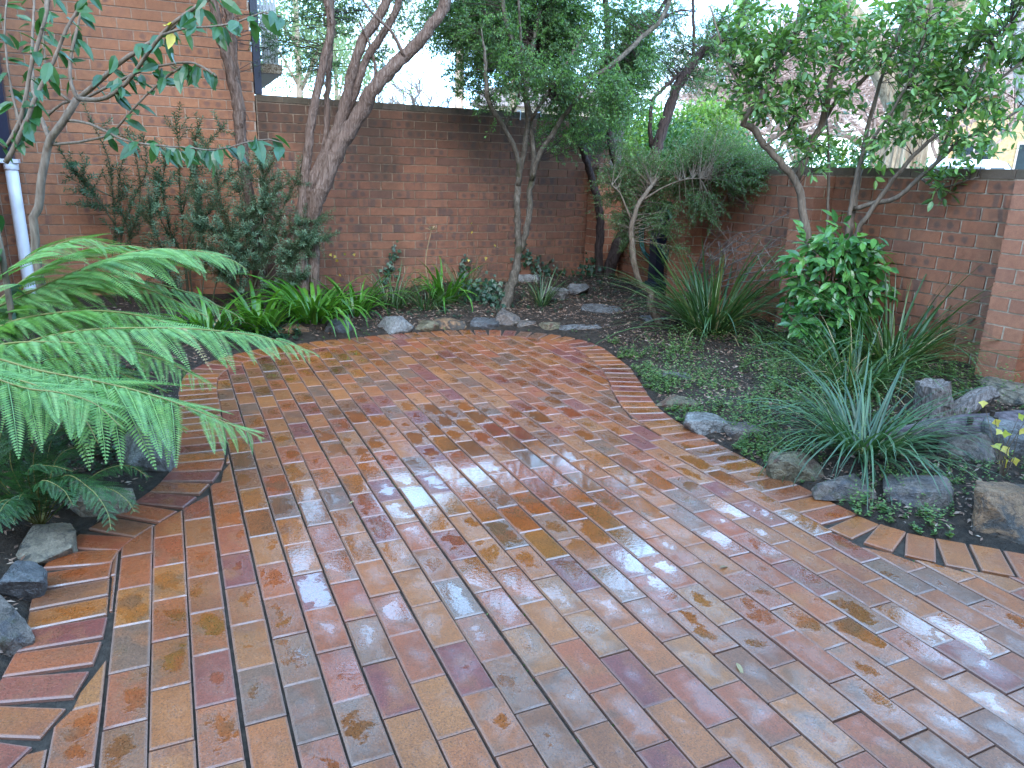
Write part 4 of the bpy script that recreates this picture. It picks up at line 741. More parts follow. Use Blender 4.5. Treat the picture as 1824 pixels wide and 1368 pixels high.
# ---- trees of the back corner
t, samp = tree('paperbark_tree', P['paperbark'][0][0], 'leaning tree with several pale brown shaggy peeling trunks, against the tall brick wall', 'tree', P['paperbark'],
    [(.050, .048, .038, .034, .030, .026, .024), (.026, .024, .02), (.055, .055, .05, .042, .036, .032, .028), (.060, .062, .075, .06, .048, .042, .036, .03), (.04, .036, .03, .026), (.014, .009), (.016, .008)], M['bark_paper'], 9, .3)
mb = MB()                                                     # loose strips of bark
for s in samp[:5]:
    for _ in range(34):
        i = rng.integers(2, len(s) - 2); o = unit(np.cross(s[i + 1] - s[i - 1], rand_dir()[0])); r = .045 * (1 - .45 * i / len(s))
        add_leaves(mb, [s[i] + o * r], [unit(s[i + 1] - s[i - 1]) * rng.choice([-1, 1]) + o * .35], [o], rng.uniform(.05, .13), rng.uniform(.006, .016))
mb.obj('peeling_bark', M['bark_paper'], t, kind='stuff')
w, seats = grow_crown(samp, ell_pts(P['paperbark_crown'], 120), .004, 4, (.10, .22), 1.2, .5)
w.obj('twigs', M['bark_dark'], t); crown_obj(t, 'crown', seats, .016, .040, .009, M['leaf_fine'], spread=.7)
w, seats = grow_crown(samp, ell_pts(UPPER_L, 160), .004, 6, (.12, .28), 1.6, .6)
w.obj('upper_twigs', M['bark_dark'], t); crown_obj(t, 'upper_crown', seats, .014, .046, .018, M['leaf_fine'])

t, samp = tree('bark_tree', P['trunk0'][0][0], 'shaggy forked grey-brown trunk rising in front of the orange house wall', 'tree', P['trunk0'], [(.058, .055, .05, .05, .052, .042, .036), (.04, .036, .034)], M['bark_paper'], 10, .3)
mb = MB()
for s in samp:
    for _ in range(60):
        i = rng.integers(2, len(s) - 2); o = unit(np.cross(s[i + 1] - s[i - 1], rand_dir()[0]))
        add_leaves(mb, [s[i] + o * .047], [unit(s[i + 1] - s[i - 1]) * rng.choice([-1, 1]) + o * .3], [o], rng.uniform(.05, .14), rng.uniform(.006, .016))
mb.obj('peeling_bark', M['bark_paper'], t, kind='stuff')
w, seats = grow_crown(samp, ell_pts([P['paperbark_crown'][5][:3] + [.35, .3, .4], [-.2, 6.9, 3.3, .8, .5, .5]], 40), .004, 4, (.1, .2), 1.2, .6)
w.obj('twigs', M['bark_dark'], t); crown_obj(t, 'crown', seats, .018, .032, .007, M['leaf_fine'], spread=.7)

t, samp = tree('smooth_tree', P['grey_tree'][0][0], 'smooth grey trunk forking low into slender limbs under a dense canopy before the tall wall', 'tree', P['grey_tree'],
    [(.060, .050, .034, .031, .031, .029), (.032, .031, .030, .029, .029, .028), (.025, .024, .023, .022, .02, .014, .004), (.026, .024, .021, .02, .016, .012), (.025, .023, .021, .016, .010), (.024, .022, .020, .016, .011), (.012, .008), (.016, .009)], M['bark_grey'], 9, .16)
w, seats = grow_crown(samp, ell_pts(P['grey_tree_crown'], 1050), .003, 6, (.10, .24), 1.1, .3)
w.obj('twigs', M['bark_dark'], t)
k = len(seats); pick = rng.random(k) < .42
w2, seats2 = grow_crown(samp, ell_pts(UPPER, 420), .004, 6, (.12, .28), 1.6, .6)
w2.obj('upper_twigs', M['bark_dark'], t); crown_obj(t, 'upper_crown', seats2, .013, .044, .020, M['leaf_fine'])
crown_obj(t, 'crown', [s for s, q in zip(seats, pick) if not q], .010, .032, .0145, M['leaf_fine'])
crown_obj(t, 'lit_leaves', [s for s, q in zip(seats, pick) if q], .0105, .030, .014, M['leaf_fine_lit'])  # random share of the same leaves, with sunlit highlights painted as brighter green

t, samp = tree('corner_tree', P['corner_tree'][0][0], 'dark reddish trunks splayed in a V from the wall corner, with thin feathery leaves', 'tree', P['corner_tree'],
    [(.055, .05, .046, .042, .038, .034, .03, .026), (.075, .07, .066, .06, .054, .05, .044, .036, .028, .02), (.034, .036, .034, .032, .03, .028), (.026, .02, .014), (.022, .018, .012), (.018, .012), (.012, .008)], M['bark_dark'], 9, .22)
w, seats = grow_crown(samp, ell_pts(P['corner_tree_crown'], 230), .004, 6, (.12, .25), 1.2, .5)
w.obj('twigs', M['bark_dark'], t); crown_obj(t, 'crown', seats, .012, .034, .011, M['leaf_fine'])

t, samp = tree('twisted_tree', P['twisted_tree'][0][0], 'small crooked trunk twisting up from the mulch beneath an olive feathery crown', 'tree', P['twisted_tree'], [(.040, .036, .030, .028, .026, .024, .022, .02, .018), (.010, .005), (.009, .004)], M['bark_brown'], 8, .3)
w, seats = grow_crown(samp, ell_pts(P['twisted_tree_crown'], 430), .0035, 6, (.09, .2), .9, .6)
w.obj('twigs', M['bark_brown'], t); crown_obj(t, 'crown', seats, .010, .031, .0085, M['leaf_olive'], droop=.5)
# bare grey twigs of the same corner
t = root('bare_shrub', (4.5, 5.6, .3), 'leafless shrub of thin grey twigs arching between the hose and the grass clump', 'shrub')
mb = MB()
for k in range(13):
    a = np.array([4.42, 5.55, .32]) + rng.normal(0, .03, 3); e = a + np.array([rng.uniform(-.35, .1), rng.uniform(-1.3, -.3), rng.uniform(.35, 1.0)])
    m = (a + e) / 2 + np.array([0, .1, .12]); p = np.array([(1 - u) ** 2 * a + 2 * u * (1 - u) * m + u * u * e for u in np.linspace(0, 1, 9)]); tube(mb, p, [.008, .0025], 4)
    for _ in range(5):
        b = p[rng.integers(4, 9)]; tube(mb, [b, b + rng.normal(0, .06, 3) + np.array([0, -.08, .05]), b + rng.normal(0, .1, 3) + np.array([0, -.2, .02])], [.0022, .001], 3)
mb.obj('twigs', M['twig_grey'], t)

# ---- glossy tree on the right: its larger leaves one by one
t, samp = tree('glossy_tree', P['glossy_tree'][0][0], 'multi-stemmed tree with shiny oval leaves spreading over the low brick wall', 'tree', P['glossy_tree'],
    [(.036, .034, .032, .028, .026, .024, .022, .016, .012), (.028, .026, .022, .018, .012), (.018, .014, .009), (.012, .008), (.026, .023, .02, .014, .01), (.02, .016, .011, .008), (.022, .02, .017, .012, .008), (.018, .016, .012, .008), (.008, .004), (.012, .008, .006), (.01, .006), (.009, .005)], M['bark_camellia'], 8, .12)
w, seats = grow_crown(samp, ell_pts(P['glossy_tree_crown'], 400), .0035, 3, (.08, .22), .85, .35)
w.obj('twigs', M['bark_dark'], t)
pos, d, n = seat_leaves(seats, .036, spread=.8, droop=.3)
lm = leaf_meshes(BROAD, 1., M['leaf_glossy']); o_ = sorted(range(len(pos)), key=lambda i: (not visible(pos[i]), dist(pos[i])))
mb = MB()
for c, i in enumerate(o_):
    L = rng.uniform(.046, .076)
    if c < 300: put('leaf', lm[rng.integers(3)], t, at=pos[i], rot=rot_dn(d[i], n[i]), scale=L)
    else: add_leaves(mb, pos[i:i + 1], d[i:i + 1], n[i:i + 1], L, L, BROAD[rng.integers(3)])
mb.obj('crown', M['leaf_glossy'], t, kind='stuff')

# ---- glossy shrub at its foot
gb = np.array([4.28, 3.80, .20]); t = root('glossy_shrub', gb, 'waist-high bush of large shiny bright green leaves at the foot of the right-hand tree', 'shrub')
st = []
for k in range(11):
    e = ell_pts(P['glossy_shrub'], 1)[0]; st.append([list(gb + rng.normal(0, .03, 3) * [1, 1, 0]), list((gb + e) / 2 + rng.normal(0, .04, 3)), list(e)])
mb, samp = stems_mb(st, [(.012, .005)] * 11, 5, .1); mb.obj('stems', M['bark_brown'], t, smooth=True)
w, seats = grow_crown(samp, ell_pts(P['glossy_shrub'], 130), .0035, 2, (.06, .16), .5, .2); w.obj('twigs', M['bark_brown'], t)
pos, d, n = seat_leaves(seats, .050, spread=.8, droop=.5); pos += (CAM - pos) * 0
lm = leaf_meshes(LONG, 1., M['leaf_shrub']); o_ = sorted(range(len(pos)), key=lambda i: dist(pos[i])); mb = MB()
tocam = unit((CAM - gb) * [1, 1, .3])
for c, i in enumerate(o_):
    L = rng.uniform(.075, .115); nn = unit(n[i] + tocam * .6); dd = unit(d[i] + np.array([0, 0, -.35]))
    if c < 300: put('leaf', lm[rng.integers(3)], t, at=pos[i], rot=rot_dn(dd, nn), scale=L)
    else: add_leaves(mb, [pos[i]], [dd], [nn], L, L, LONG[rng.integers(3)])
if mb.n: mb.obj('inner_leaves', M['leaf_shrub'], t, kind='stuff')

# ---- camellia over the fern, every leaf an object
t, samp = tree('camellia', P['camellia'][0][0], 'young tree with smooth tan branches and large drooping dark green leaves, behind the fern', 'tree', P['camellia'],
    [(.0222, .0207, .0200, .0192, .0185, .0163), (.0126, .0111, .0096, .0074, .0059), (.0104, .0089, .0081, .0074, .0059), (.0089, .0067, .0044), (.0104, .0089, .0067, .0044), (.0067, .0052), (.0163, .0141, .0118, .0089, .0067), (.0104, .0081, .0052), (.0067, .0052, .0037), (.0074, .0052, .0037, .0026), (.0030, .0019), (.0067, .0044), (.0067, .0044), (.0052, .0030), (.0059, .0030)], M['bark_camellia'], 9, .06)
lm = leaf_meshes(LONG, 1., M['leaf_camellia']); ly = leaf_meshes(LONG[1:2], 1., M['leaf_yellow'])
for si, (s, c) in enumerate(zip(samp, P['camellia'])):
    if si in (0, 5): continue
    L = np.r_[0, np.cumsum(np.linalg.norm(np.diff(s, axis=0), axis=1))]
    start = {9: .50, 10: .0, 1: .15, 2: .25, 8: .4, 6: .3, 7: .2, 11: .3}.get(si, .2); gap = .05 if si in (10, 13) else .060
    for k, u in enumerate(np.arange(L[-1] * start, L[-1], gap)):
        b = np.array([np.interp(u, L, s[:, i]) for i in range(3)]); ax = unit(s[min(len(s) - 1, np.searchsorted(L, u))] - s[max(0, np.searchsorted(L, u) - 2)])
        side = unit(np.cross(ax, [0, 0, 1.])) * (1 if k % 2 else -1)
        for rep in range(1 + (rng.random() < .8)):
            d = unit(ax * rng.uniform(.2, .7) + side * rng.uniform(.3, .9) + np.array([0, 0, -rng.uniform(.25, 1.0)]) + rng.normal(0, .22, 3))
            n = unit(np.array([0, 0, .7]) + unit(CAM - b) * rng.uniform(-.1, .9) + rng.normal(0, .3, 3))
            me = ly[0] if (si == 2 and k == 7) else lm[rng.integers(3)]
            put('leaf', me, t, at=b + rng.normal(0, .01, 3), rot=rot_dn(d, n), scale=rng.uniform(.07, .11))

# ---- needle-leaved shrubs against the house wall
def needle_shrub(key, base, label, mat, rad=.007, fol='foliage', Ln=.042, Wn=.0115, sp=.0048, extra=5):
    t = root('needle_shrub', base, label, 'shrub'); mb, samp = stems_mb(P[key], [(rad, rad * .45)] * len(P[key]), 5, .1, .04)
    pos, dr, nn = [], [], []; twigs = []
    for s in samp:
        twigs.append(s[int(len(s) * .35):])
        for _ in range(extra):
            i = rng.integers(int(len(s) * .35), len(s) - 1); b = s[i]; ax = unit(s[i + 1] - s[i - 1]); dd = unit(ax * .7 + rand_dir()[0] * [1, .5, .8]); l = rng.uniform(.09, .20)
            q = smooth_path([b, b + dd * l * .5 + [0, 0, .01], b + dd * l + [0, 0, .03]], 3); tube(mb, q, [.0022, .0012], 3); twigs.append(q)
    mb.obj('stems', M['bark_green'], t, smooth=True)
    for q in twigs:
        L = np.r_[0, np.cumsum(np.linalg.norm(np.diff(q, axis=0), axis=1))]; ph = 0
        for u in np.arange(0, L[-1], sp):
            c = np.array([np.interp(u, L, q[:, i]) for i in range(3)]); i = min(len(q) - 2, max(0, np.searchsorted(L, u) - 1)); ax = unit(q[i + 1] - q[i])
            a1 = unit(np.cross(ax, [.31, .2, .93])); a2 = np.cross(ax, a1); ph += 2.4; o = a1 * math.cos(ph) + a2 * math.sin(ph)
            pos.append(c); dr.append(unit(o + ax * rng.uniform(.3, .8))); nn.append(ax + rng.normal(0, .2, 3))
    mb = MB(); k = len(pos); add_leaves(mb, pos, dr, nn, Ln * rng.uniform(.7, 1.2, k), Wn * rng.uniform(.8, 1.2, k)); mb.obj(fol, mat, t)
    return t
needle_shrub('needle_shrub', (-.72, 7.3, .3), 'sparse upright shrub with dark bottlebrush sprays, nearest the white drainpipe', M['leaf_needle'], extra=9)
needle_shrub('needle_shrub2', (-.02, 7.25, .3), 'slender shrub with thin upright sprays against the middle of the house wall', M['leaf_needle'], extra=14)
needle_shrub('needle_shrub3', (.62, 7.0, .2), 'bushy grey-green fine-leaved shrub around the feet of the shaggy trunks', M['leaf_needle2'], extra=46, Ln=.036, Wn=.0095)

# ---- strap-leaved clumps
def blade_mesh(L, W, bend, mat, segs=7, name='blade', fold=.25, taper=1.):
    """arching strap along +x rising in z"""
    V = []; x = z = 0.; a = math.radians(82); pts = []
    for i in range(segs + 1):
        pts.append((x, z, a)); a -= bend / segs * (.4 + 1.2 * i / segs); x += L / segs * math.cos(a); z += L / segs * math.sin(a)
    for i, (x, z, a) in enumerate(pts):
        t = i / segs; w = W * .5 * (1 - t ** 2.4 * taper) * (.75 + .5 * min(1, t * 4) * .5)
        if i == segs: w = W * .04
        up = (-math.sin(a) * fold * w, math.cos(a) * fold * w)
        V += [(x + up[0], w, z + up[1]), (x, 0, z), (x + up[0], -w, z + up[1])]
    F = []
    for i in range(segs):
        b = 3 * i; F += [(b, b + 1, b + 4, b + 3), (b + 1, b + 2, b + 5, b + 4)]
    return make_mesh(name, np.array(V), np.array(F), mat, np.zeros(len(V)), smooth=True)
def clump(name, base, label, cat, n, L, W, mats, spread=.10, bend=(.5, 1.9), dry=.06, lean=(0, 0), az=None, group=None, tilt=.3):
    t = root(name, base, label, cat, group); tp = []
    for i in range(9): tp.append(blade_mesh(1., W / L, bend[0] + (bend[1] - bend[0]) * i / 8, mats[0], taper=1.))
    dr = [blade_mesh(1., W / L * .9, bend[0] + (bend[1] * 1.25 - bend[0]) * i / 3, M['blade_dry']) for i in range(4)]
    for k in range(n):
        a = rng.uniform(0, 2 * math.pi) if az is None else rng.uniform(*az); r = spread * math.sqrt(rng.random())
        b = np.array(base) + np.array([math.cos(a) * r, math.sin(a) * r, -.02]); me = dr[rng.integers(4)] if rng.random() < dry else tp[min(8, int(rng.random() ** 1.3 * 9))]
        m = Matrix.Rotation(a + rng.normal(0, .35), 3, 'Z') @ Matrix.Rotation(abs(rng.normal(tilt, .22)) + lean[0], 3, 'Y') @ Matrix.Rotation(rng.normal(0, .16), 3, 'X')
        put('blade', me, t, at=b, rot=m, scale=L * rng.uniform(.55, 1.1) * (.7 if me in dr else 1))
    return t
G = lambda k, dz=0.: np.array(P[k]) + [0, 0, dz]
def on_bed(x, y, dz=0.): return np.array([x, y, float(bed_h(np.array([x]), np.array([y]))[0]) + dz])
clump('grass_clump', on_bed(4.12, 4.86), 'tall dark strap-leaved grass clump beside the hose pier', 'grass clump', 250, 1.12, .020, [M['blade']], .13, (.35, 1.9), .07, tilt=.45)
clump('grass_clump', on_bed(4.38, 3.30), 'strap-leaved grass clump against the shaded low wall next to the near pier', 'grass clump', 160, .98, .017, [M['blade']], .11, (.4, 2.0), .12, tilt=.42)
clump('grass_clump', on_bed(3.85, 3.12), 'pale green grass clump with dry straw at its base, behind the front blue-green tuft', 'grass clump', 170, .78, .014, [M['blade']], .12, (.5, 2.2), .22, tilt=.5)
clump('grass_clump', on_bed(3.14, 2.44), 'low spreading blue-green grass tuft hanging over the edging rocks', 'grass clump', 300, .66, .0125, [M['blade_blue']], .14, (.7, 2.4), .05, tilt=.62)
clump('grass_clump', on_bed(3.36, 6.55), 'small lone grass tuft between the smooth tree and the corner', 'grass clump', 60, .46, .011, [M['blade']], .05, (.2, 1.6), .08)
clump('lily_clump', on_bed(1.08, 6.52), 'large bright green clump of broad glossy arching straps at the patio edge', 'lily clump', 110, .68, .042, [M['blade_aga']], .18, (1.3, 3.0), .01, tilt=.35)
clump('lily_clump', on_bed(.62, 6.35), 'broad-leaved lily clump half hidden behind the fern fronds', 'lily clump', 60, .56, .040, [M['blade_aga']], .14, (1.0, 2.7), .01)
clump('lily_clump', on_bed(2.50, 7.0), 'broad-leaved lily clump under the dry seed head on the tall wall', 'lily clump', 50, .60, .036, [M['blade_aga']], .12, (.8, 2.5), .02)
clump('grass_clump', on_bed(1.95, 7.02), 'dark thin-bladed clump between the two lily clumps', 'grass clump', 90, .52, .012, [M['blade']], .12, (.4, 2.1), .05)
clump('grass_clump', on_bed(2.72, 7.15), 'thin-bladed grass tuft leaning on the tall wall behind the lily', 'grass clump', 60, .50, .012, [M['blade']], .10, (.3, 1.8), .05)
clump('lily_clump', on_bed(1.52, 6.82), 'mid-sized lily clump right of the brightest one, under the yellow sprigs', 'lily clump', 54, .60, .036, [M['blade_aga']], .13, (1.2, 2.9), .02)
clump('lily_clump', on_bed(.20, 6.15), 'lily clump at the left end of the row, in the shade of the fern', 'lily clump', 46, .55, .036, [M['blade_aga']], .13, (1.2, 2.9), .02)
clump('grass_clump', on_bed(2.22, 6.78), 'thin arching grass tuft in front of the two wall lilies', 'grass clump', 80, .50, .012, [M['blade']], .11, (.7, 2.4), .06, tilt=.4)
# dry seed head of the lily
t = root('seed_head', on_bed(2.42, 7.2), 'dry brown starburst seed head on a thin stalk before the tall wall', 'flower')
top = np.array([2.46, 7.35, .79]); mb = MB(); tube(mb, smooth_path([WL[t.name], (2.38, 7.3, .45), top], 5), [.006, .004], 5)
for _ in range(34): v = rand_dir()[0]; v[2] = abs(v[2]) * .8 - .1; tube(mb, [top, top + v * .06], [.0014, .001], 3); add_leaves(mb, [top + v * .055], [v], [rand_dir()[0]], .016, .008)
mb.obj('stalk', M['blade_dry'], t)

# ---- fern: fronds are parts, pinnae sub-parts
def pinna_mesh(L, mat, name='pinna', pairs=20, w0=.17, droop=.3):
    mb = MB(); ax = np.array([(u * L, 0, -droop * L * u * u) for u in np.linspace(0, 1, 6)]); tube(mb, ax, [.0075, .003], 3, cap=False)
    us = np.linspace(.03, .985, pairs); pos, d, n, l = [], [], [], []
    for u in us:
        for s in (1, -1):
            ln = L * w0 * (1 - u ** 1.7) ** .8 * min(1, .65 + u * 3) + .004
            pos.append((u * L, 0, -droop * L * u * u)); d.append((.45 + .25 * u, s, -.10)); n.append((0, -.25 * s, 1)); l.append(ln)
    l = np.array(l); add_leaves(mb, pos, d, n, l, np.maximum(.0042, L / pairs * .78))
    return mb.mesh(name, mat)
def frond(parent, curve, Lmax, mats, pairs, start=.12, pmeshes=None, name='frond', limit=True, sag=.4, rad=(.0055, .0016)):
    s = smooth_path(curve, step=.02); L = np.r_[0, np.cumsum(np.linalg.norm(np.diff(s, axis=0), axis=1))]
    mb = MB(); tube(mb, s, rad, 6); fr = mb.obj(name, M['rachis'], parent, smooth=True, at=s[0])
    for i in range(pairs):
        u = start + (1 - start) * ((i + .5) / pairs) ** .95; v = (u - start) / (1 - start)
        ln = Lmax * (math.sin(math.pi * min(1, (.30 + .70 * v))) ** .8 * 1.02 + .05) if v > .28 else Lmax * (.62 + 1.2 * v)
        ln = max(.025, min(ln, Lmax)); b = np.array([np.interp(u * L[-1], L, s[:, k]) for k in range(3)])
        j = min(len(s) - 2, np.searchsorted(L, u * L[-1])); ax = unit(s[j + 1] - s[max(0, j - 1)]); side = unit(np.cross(ax, [0, 0, 1.])); up = np.cross(side, ax)
        for sg in (1, -1):
            d = unit(side * sg + ax * rng.uniform(.60, .85) * (1 + .8 * v) - up * rng.uniform(.02, sag * .75)); n = unit(up + rng.normal(0, .10, 3))
            q = rng.random()
            if q < .035: continue                              # torn away
            me = PB if (q > .99 and pmeshes is PM) else pmeshes[rng.integers(len(pmeshes))]
            put('pinna', me, fr, at=b, rot=rot_dn(unit(d + rng.normal(0, .06, 3)), unit(n + rng.normal(0, .12, 3))), scale=ln * rng.uniform(.86, 1.08))
    return fr
PM = [pinna_mesh(1., M['fern'], pairs=30, w0=.165, droop=.10 + .12 * i) for i in range(3)]
PB = pinna_mesh(1., M['blade_dry'], pairs=22, w0=.12, droop=.5)
fern = root('tree_fern', (-.86, 3.68, -.02), 'big bright green tree fern whose fronds arch over the left of the patio', 'fern')
mb = MB(); tube(mb, smooth_path([(-.86, 3.68, -.02), (-.88, 3.68, .3), (-.87, 3.68, .66)], 5), [.10, .085, .075], 14, bump=.25); mb.obj('trunk', M['fern_trunk'], fern, smooth=True)
for c, Lm, pr, sg in zip(P['fern'], (.34, .30, .36, .30, .30, .26, .28, .30), (30, 30, 27, 18, 13, 11, 11, 12), (.6, .5, .85, .6, .3, .6, .6, .9)):
    frond(fern, [list(np.array([-.87, 3.68, .66]) * .5 + np.array(c[0]) * .5)] + c[1:], Lm, None, pr, .1, PM, sag=sg)
# fuller layers between the front fronds: leaflets of each joined into one mesh
def layer_frond(curve, Lmax, pairs, sag):
    s = smooth_path([[-.87, 3.68, .64]] + curve, step=.02); L = np.r_[0, np.cumsum(np.linalg.norm(np.diff(s, axis=0), axis=1))]
    mb = MB(); tube(mb, s, (.0055, .0016), 6); fr = mb.obj('frond', M['rachis'], fern, smooth=True, at=s[0]); mb = MB(); q = np.linspace(.04, .97, 24)
    for i in range(pairs):
        v = (i + .5) / pairs; ln = Lmax * max(.12, math.sin(math.pi * (.25 + .74 * v)) ** .85) * rng.uniform(.85, 1.1); u = (.08 + .92 * v) * L[-1]
        b = np.array([np.interp(u, L, s[:, k]) for k in range(3)]); j = min(len(s) - 2, np.searchsorted(L, u)); ax = unit(s[j + 1] - s[max(0, j - 1)]); sd_ = unit(np.cross(ax, [0, 0, 1.])); up = np.cross(sd_, ax)
        for sg in (1, -1):
            d = unit(sd_ * sg + ax * rng.uniform(.5, .8) * (1 + .8 * v) - up * rng.uniform(0, sag) + rng.normal(0, .06, 3)); y = unit(np.cross(up, d))
            pos = b + np.outer(q * ln, d) - np.outer(.12 * ln * q * q, up)
            for s2 in (1, -1): add_leaves(mb, pos, np.tile(d * .6 + y * s2, (24, 1)), np.tile(up + rng.normal(0, .15, 3), (24, 1)), ln * .165 * (1 - q ** 1.6) + .005, ln / 30)
    mb.obj('pinnae', M['fern'], fr, kind='stuff')
for c, Lm, n_, sg in zip(P['fern_layers'], (.32, .30, .30, .28, .30, .28), (30, 28, 28, 26, 26, 24), (.4, .5, .5, .6, .7, .8)): layer_frond(c, Lm, n_, sg)
# fronds that hang away from the patio
mbr = MB(); mbp = MB()
for k in range(6):
    a = math.radians(115 + k * 25); o = np.array([-.87, 3.68, .66]); dv = np.array([math.cos(a), math.sin(a), 0])
    if o[0] + dv[0] < -1.2 and False: continue
    s = smooth_path([o, o + dv * .4 + [0, 0, .25], o + dv * .8 + [0, 0, .2], o + dv * 1.15 + [0, 0, -.1]], 8); tube(mbr, s, [.007, .002], 5)
    for i in range(2, len(s) - 1):
        ax = unit(s[i + 1] - s[i]); sd_ = unit(np.cross(ax, [0, 0, 1.])); v = i / len(s)
        for sg in (1, -1):
            for e in (0, .5):
                ln = .28 * math.sin(math.pi * (.3 + .68 * v)) ; bb = s[i] + (s[i + 1] - s[i]) * e; d = unit(sd_ * sg + ax * .5 - np.array([0, 0, .3]))
                q = np.linspace(.05, .95, 12); pos = bb + np.outer(q * ln, d); y = unit(np.cross(d, [0, 0, 1.]))
                for s2 in (1, -1): add_leaves(mbp, pos, np.tile(d * .5 + y * s2, (12, 1)), np.tile([0, 0, 1.], (12, 1)), ln * .17 * (1 - q) + .006, ln / 13)
mbr.obj('rear_rachis', M['rachis'], fern); mbp.obj('rear_fronds', M['fern'], fern, kind='stuff')
lf = root('low_fern', (-.55, 3.05, .04), 'dark ground fern with arching fronds beneath the tree fern', 'fern')
PD = [pinna_mesh(1., M['fern_dark'], pairs=14, w0=.22, droop=.1 + .1 * i) for i in range(2)]
for c in P['low_fern']: frond(lf, [[-.55, 3.05, .03]] + c[1:], .105, None, 18, .15, PD, sag=.4, rad=(.003, .001))
for k in range(7):
    a = rng.uniform(1.5, 5.2); dv = np.array([math.cos(a), math.sin(a), 0]); o = np.array([-.55, 3.05, .03]); l = rng.uniform(.25, .45)
    frond(lf, [list(o), list(o + dv * l * .5 + [0, 0, .2]), list(o + dv * l + [0, 0, .16])], .10, None, 14, .2, PD, rad=(.003, .001))
# ------------------------------------------------------------------ rocks of the edging
M['rock_grey'] = rock_mat('rock_grey', (.085, .08, .074), (.25, .24, .225), None, .4)
M['rock_dark'] = rock_mat('rock_dark', (.03, .03, .032), (.12, .118, .12), None, .3, .45)
M['rock_tan'] = rock_mat('rock_tan', (.13, .11, .078), (.30, .26, .195), (.07, .07, .06), .3)
M['rock_orange'] = rock_mat('rock_orange', (.11, .06, .03), (.27, .155, .08), (.055, .045, .036), .3)
M['rock_brown'] = rock_mat('rock_brown', (.065, .052, .043), (.19, .148, .122), (.085, .075, .075), .5)
M['rock_moss'] = rock_mat('rock_moss', (.07, .062, .038), (.20, .165, .10), (.10, .05, .03), .8)
M['rock_slate'] = rock_mat('rock_slate', (.068, .066, .066), (.20, .195, .19), (.07, .062, .06), .3, .42)
def rock_mesh(size, mat, seed, angular=.6, n=0):
    n = n or int(30 - 18 * angular)
    g = np.random.default_rng(seed); p = g.normal(0, 1, (n, 3)); p /= np.linalg.norm(p, axis=1)[:, None]
    p = np.sign(p) * np.abs(p) ** (1 - .45 * angular); p *= (.85 + .15 * g.random((n, 1))); p *= np.array(size) / 2 / np.abs(p).max(0)
    bm = bmesh.new()
    for v in p: bm.verts.new(v)
    r = bmesh.ops.convex_hull(bm, input=bm.verts[:])
    for v in [v for v in bm.verts if not v.link_faces]: bm.verts.remove(v)
    bmesh.ops.bevel(bm, geom=bm.edges[:], offset=min(size) * .05, segments=1, affect='EDGES', profile=.5, clamp_overlap=True)
    bmesh.ops.triangulate(bm, faces=bm.faces[:]); bmesh.ops.subdivide_edges(bm, edges=[e for e in bm.edges if e.calc_length() > min(size) * .22], cuts=3, use_grid_fill=True)
    bmesh.ops.triangulate(bm, faces=bm.faces[:])
    from mathutils import noise
    hb = [k * .56 for k in size]
    for v in bm.verts:
        v.co = Vector([max(-h, min(h, c)) for h, c in zip(hb, v.co)])
        q = v.co * (5 / max(size)) + Vector((seed, 0, 0)); v.co += v.co.normalized() * (noise.noise(q) * .035 + noise.noise(q * 3.1) * .022 + noise.noise(q * 8) * .014 + noise.noise(q * 19) * .007) * (sum(size) / 3)
    bmesh.ops.recalc_face_normals(bm, faces=bm.faces[:])
    
    for f in bm.faces: f.smooth = False
    me = bpy.data.meshes.new('rock'); bm.to_mesh(me); bm.free(); me.materials.append(mat)
    return me
